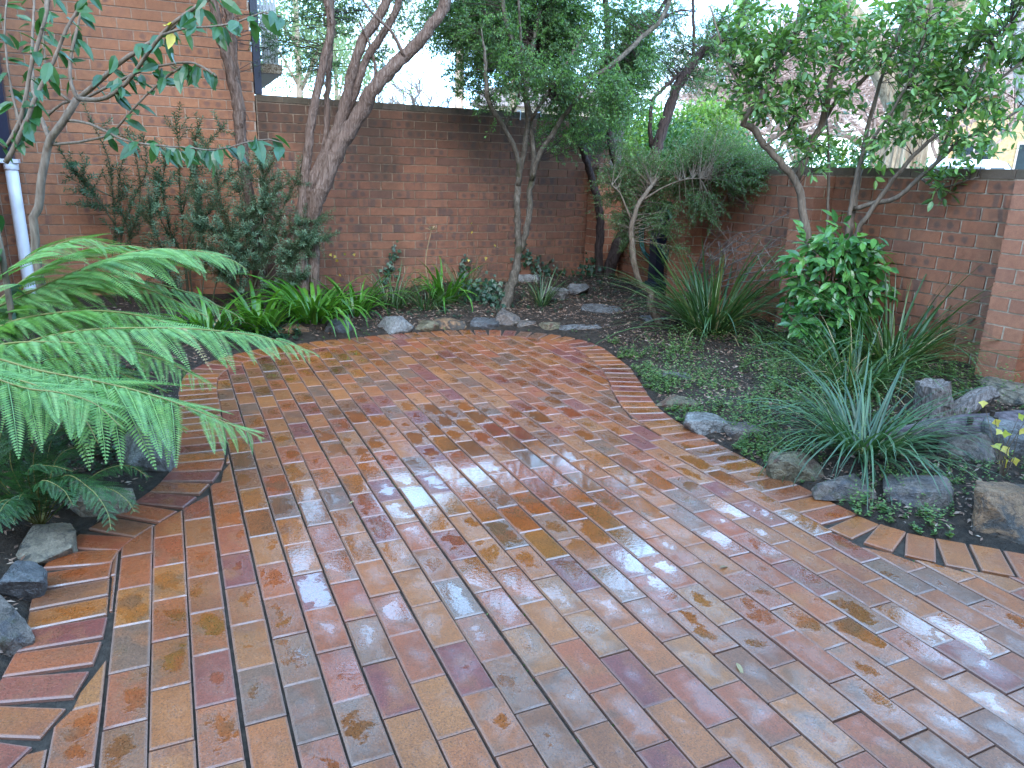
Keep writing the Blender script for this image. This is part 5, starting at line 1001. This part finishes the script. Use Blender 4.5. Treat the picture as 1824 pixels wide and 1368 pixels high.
ROCKS = {  # name: material, angular, turn, tilt, label
 'rk1': ('rock_grey', .2, .3, 0, 'large rough grey boulder under the fern fronds at the left of the patio'),
 'rk2': ('rock_tan', .8, .9, .12, 'flat pale tan slab leaning at the left edge of the border pavers'),
 'rk3': ('rock_tan', .7, 1.0, .05, 'long weathered slab half under the low fern, above the pale tan slab'),
 'rk4': ('rock_dark', .8, 1.1, .2, 'dark slate wedge with a rusty face just below the pale tan slab'),
 'rk5': ('rock_brown', .8, 1.2, .1, 'rust-stained slab at the very left, lowest of the left edging'),
 'rk6': ('rock_grey', .3, .2, 0, 'rounded light grey boulder behind the patio beside the bright lily clump'),
 'rk7': ('rock_dark', .7, -.2, 0, 'dark blocky stone under the tips of the bright lily straps'),
 'rk8': ('rock_orange', .4, .1, 0, 'brown stone shaded by the lilies at the far left of the back edging'),
 'rk9': ('rock_moss', .7, .05, 0, 'long flat mossy stone between the grey boulder and the orange stone'),
 'rk10': ('rock_orange', .6, .2, .1, 'small orange and cream stone in the back edging'),
 'rk11': ('rock_dark', .7, -.1, 0, 'long dark stone in front of the smooth forked tree'),
 'rk12': ('rock_brown', .9, .5, .35, 'tilted layered brown stone standing up in the back edging'),
 'rk13': ('rock_brown', .9, .0, .1, 'thin flat stone right of the tilted layered stone'),
 'rk14': ('rock_moss', .2, .2, 0, 'rounded olive stone at the right end of the back edging'),
 'rk15': ('rock_slate', .8, -.3, 0, 'long low bluish slab where the border curves at the back right'),
 'rk16': ('rock_brown', .8, .3, .15, 'brown block on the soil behind the long bluish slab'),
 'rk17': ('rock_slate', .9, -.6, 0, 'flat wet slab at the border below the crooked trunk'),
 'rk18': ('rock_slate', .7, .2, .05, 'flat slab lying in the mulch before the corner tree'),
 'rk19': ('rock_grey', .7, 0, 0, 'squared stone at the foot of the tall wall behind the forked tree'),
 'rk20': ('rock_slate', .5, .2, 0, 'bluish stone just right of the lone grass tuft'),
 'rk21': ('rock_slate', .6, .5, 0, 'small bluish stone below the ivy near the corner'),
 'rk22': ('rock_slate', .8, .8, .1, 'squared stone at the left tip of the weedy bed'),
 'rk23': ('rock_moss', .8, 1.2, 0, 'mossy kerb stone among weeds along the right border'),
 'rk24': ('rock_grey', .8, 1.1, .05, 'flat grey slab overhanging the right border'),
 'rk25': ('rock_brown', .7, .9, 0, 'grey-brown stone joined to the overhanging slab'),
 'rk26': ('rock_moss', .6, .6, .1, 'mossy rust-sided block left of the blue-green tuft'),
 'rk27': ('rock_brown', .6, 1.2, 0, 'low rough stone beneath the blue-green tuft'),
 'rk28': ('rock_brown', .9, .5, .05, 'big flat-topped purple-brown block in front of the blue-green tuft'),
 'rk29': ('rock_orange', .8, .4, .08, 'big block with a rusty orange front at the right edge of the photo'),
 'rk30': ('rock_brown', .2, .2, 0, 'rounded dull brown boulder right of the blue-green tuft'),
 'rk31': ('rock_slate', .4, .7, 0, 'large grey boulder behind the yellowing seedling'),
 'rk32': ('rock_tan', .7, .0, 0, 'pale mossy slab at the foot of the near pier'),
 'rk33': ('rock_slate', .7, .3, 0, 'bluish slab at the base of the crooked trunk')}
for i, (nm, x, y, z, w_, h_, d_) in enumerate(P['rocks']):
    m, an, tu, ti, lab = ROCKS[nm]; v = unit([x, y, 0]); c = np.array([x, y, z]) + v * d_ * .42 + np.array([0, 0, h_ * .20])
    me = rock_mesh((w_ * 1.12, d_, h_ * 1.05), M[m], i + 11, an)
    o = put('rock', me, None, at=c, rot=Matrix.Rotation(math.atan2(v[1], v[0]) - math.pi / 2 + (tu - .4) * .45, 3, 'Z') @ Matrix.Rotation(ti, 3, 'Y') @ Matrix.Rotation(ti * .5, 3, 'X'), label=lab, cat='rock', group='stones edging the beds')

# ---- weathered stump and log
t = root('tree_stump', (3.80, 2.50, .17), 'weathered grey split stump standing behind the log', 'stump')
M['old_wood'] = bark_mat('old_wood', (.05, .042, .038), (.17, .14, .125), (.34, .30, .28), (14, 14, 1.2), 5, 1., .02)
def lump(pts, rad, sides, seed, squash=1., ribs=.15):
    g = np.random.default_rng(seed); mb = MB(); p = smooth_path(pts, 6); n = len(p); ph = g.random(sides) * ribs + 1 - ribs / 2
    T = np.gradient(p, axis=0); T /= np.linalg.norm(T, axis=1)[:, None]; a = np.array([0, 0, 1.]) if abs(T[0][2]) < .8 else np.array([1., 0, 0]); V = []
    r = np.interp(np.linspace(0, 1, n), np.linspace(0, 1, len(rad)), rad)
    for i in range(n):
        u = unit(np.cross(T[i], a)); w = np.cross(u, T[i]); an = np.arange(sides) * 2 * np.pi / sides
        q = r[i] * ph * (1 + g.normal(0, .035, sides)); V.append(p[i] + np.outer(np.cos(an) * q, u) + np.outer(np.sin(an) * q * squash, w))
    i0 = np.arange(n - 1)[:, None] * sides; j = np.arange(sides)[None]; k = (j + 1) % sides
    F = np.stack([i0 + j, i0 + k, i0 + sides + k, i0 + sides + j], -1).reshape(-1, 4)
    top = np.vstack([V[-1], p[-1] - T[-1] * .02]); V = np.concatenate(V); c0 = len(V)
    V = np.vstack([V, p[-1] - T[-1] * .015, p[0]]); b = (n - 1) * sides
    tr = [(b + q, b + (q + 1) % sides, c0) for q in range(sides)] + [((q + 1) % sides, q, c0 + 1) for q in range(sides)]
    mb.add(V, [F, np.array(tr)]); return mb
lump([(3.76, 2.52, .08), (3.77, 2.53, .22), (3.74, 2.54, .345)], [.115, .10, .085], 22, 3, .75, .35).obj('stump_body', M['old_wood'], t)
lump([(3.86, 2.50, .12), (3.98, 2.44, .26), (4.06, 2.40, .30)], [.075, .065, .05], 14, 4, .7, .35).obj('root_spur', M['old_wood'], t)
t = root('log', (3.75, 2.25, .12), 'dark rotting log with holes lying in front of the stump', 'log')
M['rot_wood'] = bark_mat('rot_wood', (.022, .017, .019), (.085, .068, .072), (.19, .16, .17), (3, 3, 3), 8, 1., .02)
lump([(3.30, 2.43, .11), (3.6, 2.33, .15), (4.0, 2.18, .17), (4.5, 2.0, .17)], [.06, .10, .13, .13], 18, 8, .72, .3).obj('log_body', M['rot_wood'], t, smooth=True)
mb = MB()
for _ in range(9):
    u = rng.random(); c = np.array([3.45 + u * .9, 2.30 - u * .32, .235 + .03 * u]) + rng.normal(0, .015, 3); tube(mb, [c + [0, 0, .02], c + [0, 0, -.01]], [.014, .010], 7)
mb.obj('hole', M['sand'], t)

# ---- hose reel on the low wall
t = root('hose_reel', (XW, 6.55, .62), 'dark navy hose reel with green hose loops hung on the shaded low wall', 'hose reel')
mb = MB(); add_box(mb, XW - .10, XW - .008, 6.44, 6.62, .86, 1.14); add_box(mb, XW - .14, XW - .008, 6.47, 6.59, .62, .86); add_box(mb, XW - .13, XW - .009, 6.47, 6.59, .30, .62); add_box(mb, XW - .16, XW - .010, 6.38, 6.60, .16, .30)
mb.obj('reel_body', M['navy'], t)
M['hose'] = plain('green_hose', (.008, .075, .062), .4, .5, 5, .2)
for k in range(4):
    an = np.linspace(-.4 + .1 * k, 2 * math.pi - .5, 30); ry, rz = .27 + .018 * k, .33 - .02 * k
    mb = MB(); tube(mb, np.stack([XW - .045 - .012 * (k % 3) + 0 * an, 6.60 + ry * np.sin(an), .80 + rz * -np.cos(an)], 1), .0095, 7); mb.obj('hose_loop', M['hose'], t, smooth=True)
for dy in (.0, .05):
    mb = MB(); tube(mb, smooth_path([(XW - .05, 6.66 - dy, .55), (XW - .05, 6.64 - dy, .35), (XW - .055, 6.62 - dy, .12)], 5), .0095, 7); mb.obj('hose_end', M['hose'], t, smooth=True)

# ---- ivy climbing the tall wall
IVY = [tuple([(0, 0, 0), (.35, .5, .05), (.6, .22, .02), (1, 0, -.05), (.6, -.22, .02), (.35, -.5, .05)])]
IVT = (np.array(IVY[0], float), np.array([(0, 2, 1), (0, 3, 2), (0, 4, 3), (0, 5, 4)]))
def ivy(label, pts, n, r, on_wall=True, Ls=(.035, .06)):
    t = root('ivy', pts[0], label, 'ivy'); p = smooth_path(pts, 6); mb = MB(); tube(mb, p, [.004, .002], 4); mb.obj('stem', M['bark_brown'], t)
    i = rng.integers(0, len(p), n); q = p[i] + rng.normal(0, r, (n, 3)) * [1, .0 if on_wall else .9, 1]
    q[:, 1] = np.where(on_wall, YW - .02 - rng.random(n) * .05, q[:, 1])
    mb = MB(); L = rng.uniform(*Ls, n); add_leaves(mb, q, np.stack([rng.normal(0, .6, n), -.25 + rng.normal(0, .2, n), -.8 + rng.normal(0, .3, n)], 1), np.stack([rng.normal(0, .3, n), -np.ones(n), rng.normal(.5, .3, n)], 1), L, L, IVT); mb.obj('leaves', M['ivy'], t)
W_ = lambda x, z: (x, YW - .03, z)
ivy('short strand of dark ivy on the tall wall above the bright lilies', [W_(2.02, .18), W_(2.08, .40), W_(2.15, .62)], 46, .035)
ivy('thin strand of ivy on the tall wall behind the grass tuft', [W_(2.88, .2), W_(2.92, .36), W_(2.93, .50)], 30, .03)
ivy('trailing ivy patch low on the tall wall right of the forked tree', [W_(3.62, .58), W_(3.72, .42), W_(3.95, .30), W_(4.15, .24)], 130, .06)
ivy('mound of dark ivy at the corner pier', [(4.40, 7.35, .42), (4.36, 7.33, .30), (4.2, 7.36, .20)], 120, .07, False)
ivy('low dark ground ivy between the thin-bladed tuft and the forked tree', [on_bed(2.72, 6.9, .1), on_bed(2.85, 6.75, .14), on_bed(2.95, 6.6, .06)], 150, .08, False, (.04, .07))
def sprig(label, base, leaves, L=.05):
    t = root('yellow_sprig', base, label, 'seedling'); mb = MB(); ml = MB()
    for q in leaves:
        q = np.array(q); tube(mb, [base, (np.array(base) + q) / 2 + rng.normal(0, .01, 3), q], [.003, .0012], 4)
        add_leaves(ml, [q], [unit(rng.normal(0, .5, 3) + [0, -.3, -.5])], [unit(CAM - q + rng.normal(0, .5, 3))], L * rng.uniform(.7, 1.2), L * .9, IVT)
    mb.obj('stem', M['bark_brown'], t); ml.obj('leaves', M['leaf_yellow'], t)
sprig('small yellowing seedling among the boulders at the right edge', (3.42, 1.90, .09), [(3.42 + rng.normal(0, .035), 1.90 + rng.normal(0, .05), .13 + .30 * k / 13) for k in range(14)], .045)
sprig('cluster of small yellow leaves on the tall wall left of the ivy strand', (1.62, 7.42, .2), [(1.44, 7.5, .55), (1.50, 7.5, .53), (1.52, 7.5, .49), (1.60, 7.5, .55), (1.68, 7.5, .55), (1.54, 7.48, .34), (1.6, 7.48, .24)], .04)
sprig('few yellow leaves climbing beside the forked trunk', (3.0, 7.3, .2), [(2.94, 7.45, .85), (2.96, 7.45, .75), (2.92, 7.45, .47), (2.95, 7.4, .42), (3.02, 7.4, .4), (3.1, 7.4, .5), (3.15, 7.3, .62)], .04)

# ---- weeds, fallen leaves
def bed_pts(n, x0, x1, y0, y1, dmin=.01, dmax=9, dens=None):
    x = rng.uniform(x0, x1, n); y = rng.uniform(y0, y1, n); k = ~inside(poly_out, x, y)
    d = dist_curve(x, y); k &= (d > dmin) & (d < dmax)
    if dens: k &= vnoise(x, y, dens, 5) * .65 + vnoise(x, y, dens * 3.1, 8) * .35 > .47
    x, y = x[k], y[k]; return np.stack([x, y, bed_h(x, y)], 1)
def weed_patch(name, p, hmin, hmax, L, mat, nl=9, **kw):
    ml = MB(); pos, d, n = [], [], []; ms = MB()
    for b in p:
        h = hmin + (hmax - hmin) * rng.random() ** 1.8; ax = unit(np.array([0, 0, 1.]) + rng.normal(0, .3, 3))
        for i in range(nl):
            u = (i + 1) / nl; a = i * 2.4; o = np.array([math.cos(a), math.sin(a), .25]); pos.append(b + ax * h * u); d.append(o + rng.normal(0, .2, 3)); n.append(np.array([0, 0, 1.]) + rng.normal(0, .3, 3))
    k = len(pos); l = L * rng.uniform(.6, 1.3, k); add_leaves(ml, pos, d, n, l, l * .62); return ml.obj(name, mat, None, kind='stuff', **kw)
pp = bed_pts(2700, 2.7, 4.5, 2.5, 4.7, .06, 9, 2.6)
weed_patch('weeds', pp, .03, .30, .017, M['weed'], 13, label='patchy green weeds covering the right-hand bed', cat='weeds')
pp = bed_pts(5200, 2.2, 3.6, 1.2, 5.2, .0, .16, 3.0)
weed_patch('weeds', pp, .012, .085, .018, M['weed'], 9, label='low creeping weeds in the gap along the right border', cat='weeds')
pp = bed_pts(1500, 2.4, 4.4, 1.0, 2.7, .05, 9, 3.0)
weed_patch('weeds', pp, .02, .09, .016, M['weed'], 9, label='small weeds among the big rocks at the right', cat='weeds')
pp = bed_pts(2400, -.9, 3.4, 1.6, 6.6, .0, .14, 3.5)
weed_patch('weeds', pp, .01, .04, .013, M['weed'], 7, label='tiny weeds along the back and left edging stones', cat='weeds')
pp = bed_pts(1500, -1.3, .9, 3.4, 6.6, .08, 9, 1.6)
weed_patch('weeds', pp, .03, .12, .035, M['ivy'], 8, label='dark low leaves on the soil behind the fern', cat='weeds')
pp = bed_pts(900, 1.2, 4.7, 5.6, 7.5, .25, 9, 1.6)
weed_patch('weeds', pp, .02, .08, .022, M['ivy'], 7, label='small dark seedlings under the back trees', cat='weeds')
p = np.vstack([bed_pts(14000, 1.0, 4.75, 5.0, 7.6, .12), bed_pts(9500, 2.6, 4.7, 1.2, 5.2, .05), bed_pts(7500, -1.5, .6, 2.0, 7.5, .03)])
k = len(p); mb = MB(); a = rng.uniform(0, 6.283, k); l = rng.uniform(.012, .042, k)
add_leaves(mb, p + np.c_[np.zeros((k, 2)), rng.uniform(.001, .012, k)], np.stack([np.cos(a), np.sin(a), rng.normal(0, .25, k)], 1), np.stack([rng.normal(0, .45, k), rng.normal(0, .45, k), np.ones(k)], 1), l, l * rng.uniform(.2, .5, k), rnd=rng.random(k) ** 1.6)
mb.obj('leaf_litter', M['litter'], None, kind='stuff', label='dark mulch of fallen leaves and chips on the beds', cat='leaf litter')
# crumbs and moss in the paver joints, a few fallen leaves on the paving
mb = MB(); n = 2600; kx = rng.integers(-2, 30, n); x = -.2739 + RP * kx - .002 + rng.normal(0, .002, n); y = rng.uniform(.6, 5.8, n); k = inside(poly_in, x, y) & (vnoise(x * 3, y, 1.2, 9) > .5)
x, y = x[k], y[k]; m_ = len(x); add_leaves(mb, np.stack([x, y, np.full(m_, -.012)], 1), np.stack([rng.normal(0, 1, m_), rng.normal(0, 1, m_), np.abs(rng.normal(0, .8, m_))], 1), rand_dir(m_), .012, .005)
mb.obj('joint_moss', M['weed'], None, kind='stuff', label='specks of moss in the open paver joints', cat='moss')
for x, y, L in ((1.42, 1.40, .05), (1.74, 1.86, .045), (.62, 2.9, .03)):
    V, F = leaf_tpl(.3, .1, .2); put('fallen_leaf', make_mesh('fallen_leaf', V * L, F, M['blade_dry'], np.zeros(len(V))), None, at=(x, y, .006), rot=Matrix.Rotation(rng.uniform(0, 6), 3, 'Z'), label={.05: 'curled pale leaf lying in a paver joint at the lower middle', .045: 'small pale leaf flat on a red paver right of the middle'}.get(L, 'tiny dry leaf on the wet paving'), cat='fallen leaf', group='leaves fallen on the paving')

# ------------------------------------------------------------------ beyond the walls
B = lambda k: np.array(P['bg_' + k])
def gz(x, y):
    r = math.hypot(x - 1, y - 3); return -.20 + .55 * min(1, max(0, (r - 10) / 12)) + .02 * min(120, max(0, r - 30))
def gum(k, label, h, r, crown, mat, nl=2600, L=.16, lean=0., bark='bark_gum', low=.35, W=.05):
    x, y, _ = B(k); z0 = gz(x, y); t = root('gum_tree', (x, y, z0), label, 'tree'); b = np.array([x, y, z0])
    cs = [[list(b), list(b + [lean * .3, 0, h * .4]), list(b + [lean, 0, h])]]
    for i in range(5):
        u = rng.uniform(low, .85); s = b + np.array([lean * u, 0, h * u]); e = s + np.array([rng.normal(0, crown[0] * .6), rng.normal(0, crown[0] * .5), h * .22]); cs.append([list(s), list((s + e) / 2 + [0, 0, .2]), list(e)])
    mb, samp = stems_mb(cs, [(r, r * .75, r * .45)] + [(r * .35, r * .12)] * 5, 9, .06, .3); mb.obj('trunk', M[bark], t, smooth=True)
    c = ell_pts([list(s[-1]) + list(crown) for s in samp[1:]], nl // 26); mb = MB(); q = np.repeat(c, 26, 0) + rng.normal(0, .22, (len(c) * 26, 3)); n = len(q)
    d = rand_dir(n); d[:, 2] -= .5; add_leaves(mb, q, d, rand_dir(n), L * rng.uniform(.6, 1.2, n), W); mb.obj('crown', M[mat], t); return t
gum('gumA', 'tall straight pinkish gum trunk seen over the middle of the tall wall', 9.5, .17, (1.6, 1.3, 1.6), 'leaf_gum', 2200)
gum('gumB', 'pale feathery gum tree beyond the balcony corner', 5.6, .10, (1.5, 1.3, 1.3), 'leaf_gum', 5200, .13)
gum('gumC', 'second pale gum behind the leaning paperbark stems', 4.6, .08, (1.3, .9, 1.2), 'leaf_gum', 3600, .13)
gum('pole1', 'slim cream trunk showing through the canopy of the smooth tree', 8, .12, (1.2, 1., 1.2), 'leaf_gum', 700, .14, bark='bark_pale')
def bare_tree(k, label, h, spread, n=60, mat='twig_grey', r=.12, depth=3, z=None):
    x, y, _ = B(k); z0 = gz(x, y); b = np.array([x, y, z0]); t = root('bare_tree', b, label, 'tree'); mb = MB(); tw = MB()
    tube(mb, smooth_path([b, b + [.1, 0, h * .2], b + [0, .1, h * .38]], 4), [r, r * .8], 8, bump=.1); mb.obj('trunk', M['bark_pale'] if mat == 'twig_pink' else M['bark_brown'], t, smooth=True)
    def grow(p, d, l, rr, lev):
        q = p + d * l; m = (p + q) / 2 + rng.normal(0, l * .10, 3); tube(tw, [p, m, q], [rr, rr * .6], 4 if lev < 2 else 3, cap=False)
        if lev >= depth: return
        for _ in range(4 if lev else 5): grow(p + (q - p) * rng.uniform(.45, 1), unit(d * .9 + rand_dir()[0] * .85 * np.array([1, 1, .7]) + [0, 0, .05]), l * rng.uniform(.45, .75), rr * .55, lev + 1)
    for _ in range(max(3, n // 10)):
        d = unit(np.array([rng.normal(0, spread), rng.normal(0, spread), 1.])); grow(b + np.array([0, 0, h * rng.uniform(.18, .38)]), d, h * .30, r * .5, 0)
    tw.obj('twigs', M[mat], t); return t
bare_tree('bareA', 'leafless grey tree tangled over the middle of the tall wall', 4.6, 1.0, 70)
bare_tree('bareB', 'leafless grey tree beyond the paperbark stems', 4.8, 1.1, 60)
bare_tree('bareC', 'leafless tree behind the canopy of the smooth tree', 5.0, 1.0, 60)
bare_tree('bareD', 'pinkish leafless tree left of the huge ridged trunk', 8.5, .9, 170, 'twig_pink', .16, 4)
bare_tree('bareF', 'pinkish leafless tree behind the bright hedge', 7., .9, 170, 'twig_pink', .14, 4)
bare_tree('bareE', 'pinkish leafless tree behind the huge ridged trunk', 9.5, .9, 170, 'twig_pink', .16, 4)
bare_tree('bareG', 'pinkish leafless tree before the yellow building', 9., .9, 70, 'twig_pink', .16, 3)
# huge ridged trunk
x, y, _ = B('bigtrunk'); t = root('old_tree', (x, y, -.1), 'huge pale trunk with deeply ridged bark across the street', 'tree'); b = np.array([x, y, -.1])
g = np.random.default_rng(5); sides = 64; rid = 1 + .05 * np.sign(np.sin(np.arange(sides) * 2 * np.pi * 16 / sides)) + g.normal(0, .03, sides); zz = np.linspace(0, 7, 24); V = []
for i, z in enumerate(zz):
    r = .30 + .36 * math.exp(-z / 1.1); an = np.arange(sides) * 2 * np.pi / sides + .15 * math.sin(z); q = r * (rid + g.normal(0, .012, sides)); V.append(np.stack([x + .10 * z * .3 + q * np.cos(an), y + q * np.sin(an), np.full(sides, b[2] + z)], 1))
V = np.concatenate(V); i0 = np.arange(23)[:, None] * sides; j = np.arange(sides)[None]; mb = MB(); mb.add(V, np.stack([i0 + j, i0 + (j + 1) % sides, i0 + sides + (j + 1) % sides, i0 + sides + j], -1).reshape(-1, 4)); mb.obj('trunk', M['bark_pale'], t)
mb = MB()
for a, l in ((2.4, 3.2), (.2, 3.0), (4.2, 2.6)): e = b + [math.cos(a) * l, math.sin(a) * l, 6.2]; tube(mb, smooth_path([b + [0, 0, 2.6], b + [math.cos(a) * l * .35, math.sin(a) * l * .35, 4.2], e], 5), [.26, .12], 10, bump=.08)
mb.obj('limb', M['bark_pale'], t, smooth=True)
x, y, _ = B('lichen'); t = root('lichen_tree', (x, y, -.1), 'mottled grey lichen-covered trunk at the top right corner', 'tree')
M['bark_lichen'] = bark_mat('bark_lichen', (.18, .14, .11), (.36, .30, .26), (.55, .50, .47), (2, 2, 1.5), 3, .8, .05, patch=(.62, .60, .56))
mb = MB(); tube(mb, smooth_path([(x + 1.1, y - 1.0, -.1), (x + .75, y - .6, 1.5), (x + .15, y - .1, 3.2), (x - .2, y + .2, 5.5)], 6), [.40, .30, .26, .2], 20, bump=.06); mb.obj('trunk', M['bark_lichen'], t, smooth=True)
# hedges
def hedge(label, cells, n, mat, L, name='hedge'):
    c = np.array(cells); t = root(name, (c[0][0], c[0][1], gz(c[0][0], c[0][1])), label, 'hedge' if name == 'hedge' else 'shrub'); mb = MB()
    for q in cells: tube(mb, [(q[0], q[1], gz(q[0], q[1])), (q[0] + .1, q[1], q[2])], [.05, .02], 5)
    mb.obj('stems', M['bark_brown'], t)
    p = ell_pts(cells, n // 12); p = np.repeat(p, 12, 0) + rng.normal(0, .07, (len(p) * 12, 3)); k = len(p); mb = MB(); d = rand_dir(k); d[:, 2] += .2; add_leaves(mb, p, d, rand_dir(k) + np.array([0, 0, .6]), L * rng.uniform(.6, 1.3, k), L * .5); mb.obj('foliage', M[mat], t)
hx, hy, hz = B('hedgeA')
hedge('bright yellow-green hedge in sun just beyond the wall corner', [[hx - .4, hy + .3, 1.5, .7, 1.0, .6], [hx + .5, hy - .1, 1.6, .7, 1.05, .6], [hx - 1., hy + .8, 1.3, .6, .9, .5]], 30000, 'leaf_hedge', .085)
sx_, sy_, _ = B('shrubA')
hedge('dark green shrub behind the low wall and the glossy tree', [[sx_ - .8, sy_ + .5, 1.25, .6, .85, .5], [sx_ - .1, sy_, 1.2, .6, .75, .5], [sx_ + .7, sy_ - .7, 1.15, .6, .7, .5], [sx_ + 1.3, sy_ - 1.5, 1.0, .6, .55, .5]], 24000, 'leaf_hedge_dark', .07, 'shrub')
# yellow brick building across the street
M['yellow_brick'] = plain('yellow_brick', (.50, .34, .17), .85, .2, 9, .3, .4, 60)
M['timber'] = plain('pale_timber', (.62, .50, .42), .8, .2, 5, .2)
M['roof_tile'] = plain('roof', (.22, .15, .12), .8, .2, 3, .2)
M['glass'] = plain('dark_glass', (.03, .045, .05), .08, .6, 2, .3)
bx, by, _ = B('bld'); z0 = gz(bx, by); an = -1.05
t = root('building', (bx, by, z0), 'yellow-orange brick building with dark windows across the street', 'building')
RB = np.array(Matrix.Rotation(an, 3, 'Z')); bw = lambda V: np.asarray(V) @ RB.T + np.array([bx, by, z0])
mb = MB(); mb.add(bw(box_v(-2.0, 12, 0, 7, 0, 4.6)), BOXF); mb.obj('wall', M['yellow_brick'], t)
mb = MB(); mb.add(bw(np.array([[-2.5, -.6, 4.6], [12.5, -.6, 4.6], [12.5, 7.6, 4.6], [-2.5, 7.6, 4.6], [-2.5, 3.5, 6.2], [12.5, 3.5, 6.2]])), [np.array([[0, 1, 5, 4], [2, 3, 4, 5], [0, 3, 2, 1]]), np.array([[1, 2, 5], [3, 0, 4]])]); mb.obj('roof', M['roof_tile'], t)
for i in range(6):
    u = -1.4 + 2.3 * i; mb = MB(); mb.add(bw(box_v(u, u + 1.5, -.06, .02, 1.35, 2.75)), BOXF); f_ = mb.obj('window', M['timber'], t, at=bw([[u + .75, 0, 2.05]])[0])
    for a in range(2):
        mb = MB(); mb.add(bw(box_v(u + .08 + .70 * a, u + .72 + .70 * a, -.075, -.062, 1.45, 2.65)), BOXF); mb.obj('pane', M['glass'], f_)
for i in range(4):
    u = -1.95 + 4.55 * i; mb = MB(); mb.add(bw(box_v(u, u + .35, -.3, -.065, 0, 4.55)), BOXF); mb.obj('post', M['timber'], t)
px_, py_, _ = B('pale'); t = root('building', (px_, py_, gz(px_, py_)), 'pale cream house wall glimpsed through the smooth tree', 'building')
M['cream'] = plain('cream_render', (.66, .58, .40), .85, .2, 3, .1)
mb = MB(); zb = gz(px_, py_); R2 = np.array(Matrix.Rotation(-.6, 3, 'Z')); V = box_v(-2.2, 3.2, 0, 5, 0, 3.6) @ R2.T + [px_, py_, zb]; mb.add(V, BOXF); mb.obj('wall', M['cream'], t)
mb = MB(); V = np.array([[-2.6, -.4, 3.6], [3.6, -.4, 3.6], [3.6, 5.4, 3.6], [-2.6, 5.4, 3.6], [-2.6, 2.5, 4.6], [3.6, 2.5, 4.6]]) @ R2.T + [px_, py_, zb]; mb.add(V, [np.array([[0, 1, 5, 4], [2, 3, 4, 5], [0, 3, 2, 1]]), np.array([[1, 2, 5], [3, 0, 4]])]); mb.obj('roof', M['roof_tile'], t)
# parked van
vx, vy, _ = B('van'); vz = gz(vx, vy); t = root('van', (vx, vy, vz), 'light blue-white van parked beyond the low wall', 'van'); RV = np.array(Matrix.Rotation(-.72, 3, 'Z')); vw = lambda V: np.asarray(V) @ RV.T + np.array([vx, vy, vz])
M['van_paint'] = plain('van_paint', (.55, .63, .74), .25, .5, 2, .05); M['tyre'] = plain('tyre', (.02, .02, .02), .8, .2); M['chrome'] = plain('wheel_rim', (.4, .4, .42), .35, .5)
prof = [(-1.9, .35), (2.0, .35), (2.05, .85), (1.75, 1.05), (1.1, 1.15), (.62, 1.78), (.3, 1.86), (-1.75, 1.84), (-1.9, 1.6)]
n = len(prof); V = np.array([(x, -.82, z) for x, z in prof] + [(x, .82, z) for x, z in prof]); V[[5, 6, 7], 1] += .10; V[[n + 5, n + 6, n + 7], 1] -= .10
i = np.arange(n); mb = MB(); mb.add(vw(V), [np.stack([i, i + n, (i + 1) % n + n, (i + 1) % n], 1)[:, ::-1], i[None], (i + n)[None, ::-1]]); mb.obj('body', M['van_paint'], t)
for x0, x1 in ((-1.65, -.75), (-.65, .10), (.18, .62)):
    for s in (-1, 1):
        mb = MB(); V = np.array([(x0, s * .835, 1.12), (x1 + (.25 if x1 > .5 else 0), s * .835, 1.12), (x1 - .05, s * .775, 1.62), (x0 + .03, s * .775, 1.62)]); V = np.vstack([V, V + [0, -s * .05, 0]]); mb.add(vw(V), BOXF); mb.obj('side_window', M['glass'], t)
mb = MB(); V = np.array([(1.10, -.70, 1.19), (1.10, .70, 1.19), (.68, .62, 1.74), (.68, -.62, 1.74)]) + [.03, 0, .02]; V = np.vstack([V, V - [.04, 0, .02]]); mb.add(vw(V), BOXF); mb.obj('windscreen', M['glass'], t)
for x in (-1.25, 1.3):
    for s in (-1, 1):
        mb = MB(); tube(mb, vw([(x, s * .70, .32), (x, s * .86, .32)]), .32, 18); w_ = mb.obj('wheel', M['tyre'], t, at=vw([(x, s * .78, .32)])[0]); mb = MB(); tube(mb, vw([(x, s * .85, .32), (x, s * .875, .32)]), .19, 14); mb.obj('rim', M['chrome'], w_)
for s in (-1, 1): mb = MB(); V = box_v(1.98, 2.07, s * .62 - .14, s * .62 + .14, .70, .86); mb.add(vw(V), BOXF); mb.obj('headlight', M['pvc'], t)
# picket fence in front of the building
fx, fy = B('bld')[:2] + np.array([-3.4, -2.2]); t = root('picket_fence', (fx, fy, gz(fx, fy)), 'white picket fence in front of the yellow building', 'fence'); fw_ = lambda V: np.asarray(V) @ RB.T + np.array([fx, fy, gz(fx, fy)])
for z in (.45, 1.15): mb = MB(); mb.add(fw_(box_v(-7, 8, .02, .06, z, z + .09)), BOXF); mb.obj('rail', M['white_wood'], t)
Vp = np.array(box_v(-.045, .045, -.02, .015, 0, 1.45)); mp = make_mesh('picket', Vp @ RB.T, BOXF, M['white_wood'], np.full(8, .5), Vp)
for i in range(110): put('picket', mp, t, at=fw_([[-7 + .136 * i, 0, 0]])[0])
print('objects', len(bpy.data.objects), 'tris', sum(sum(len(p.vertices) - 2 for p in m.polygons) for m in bpy.data.meshes))
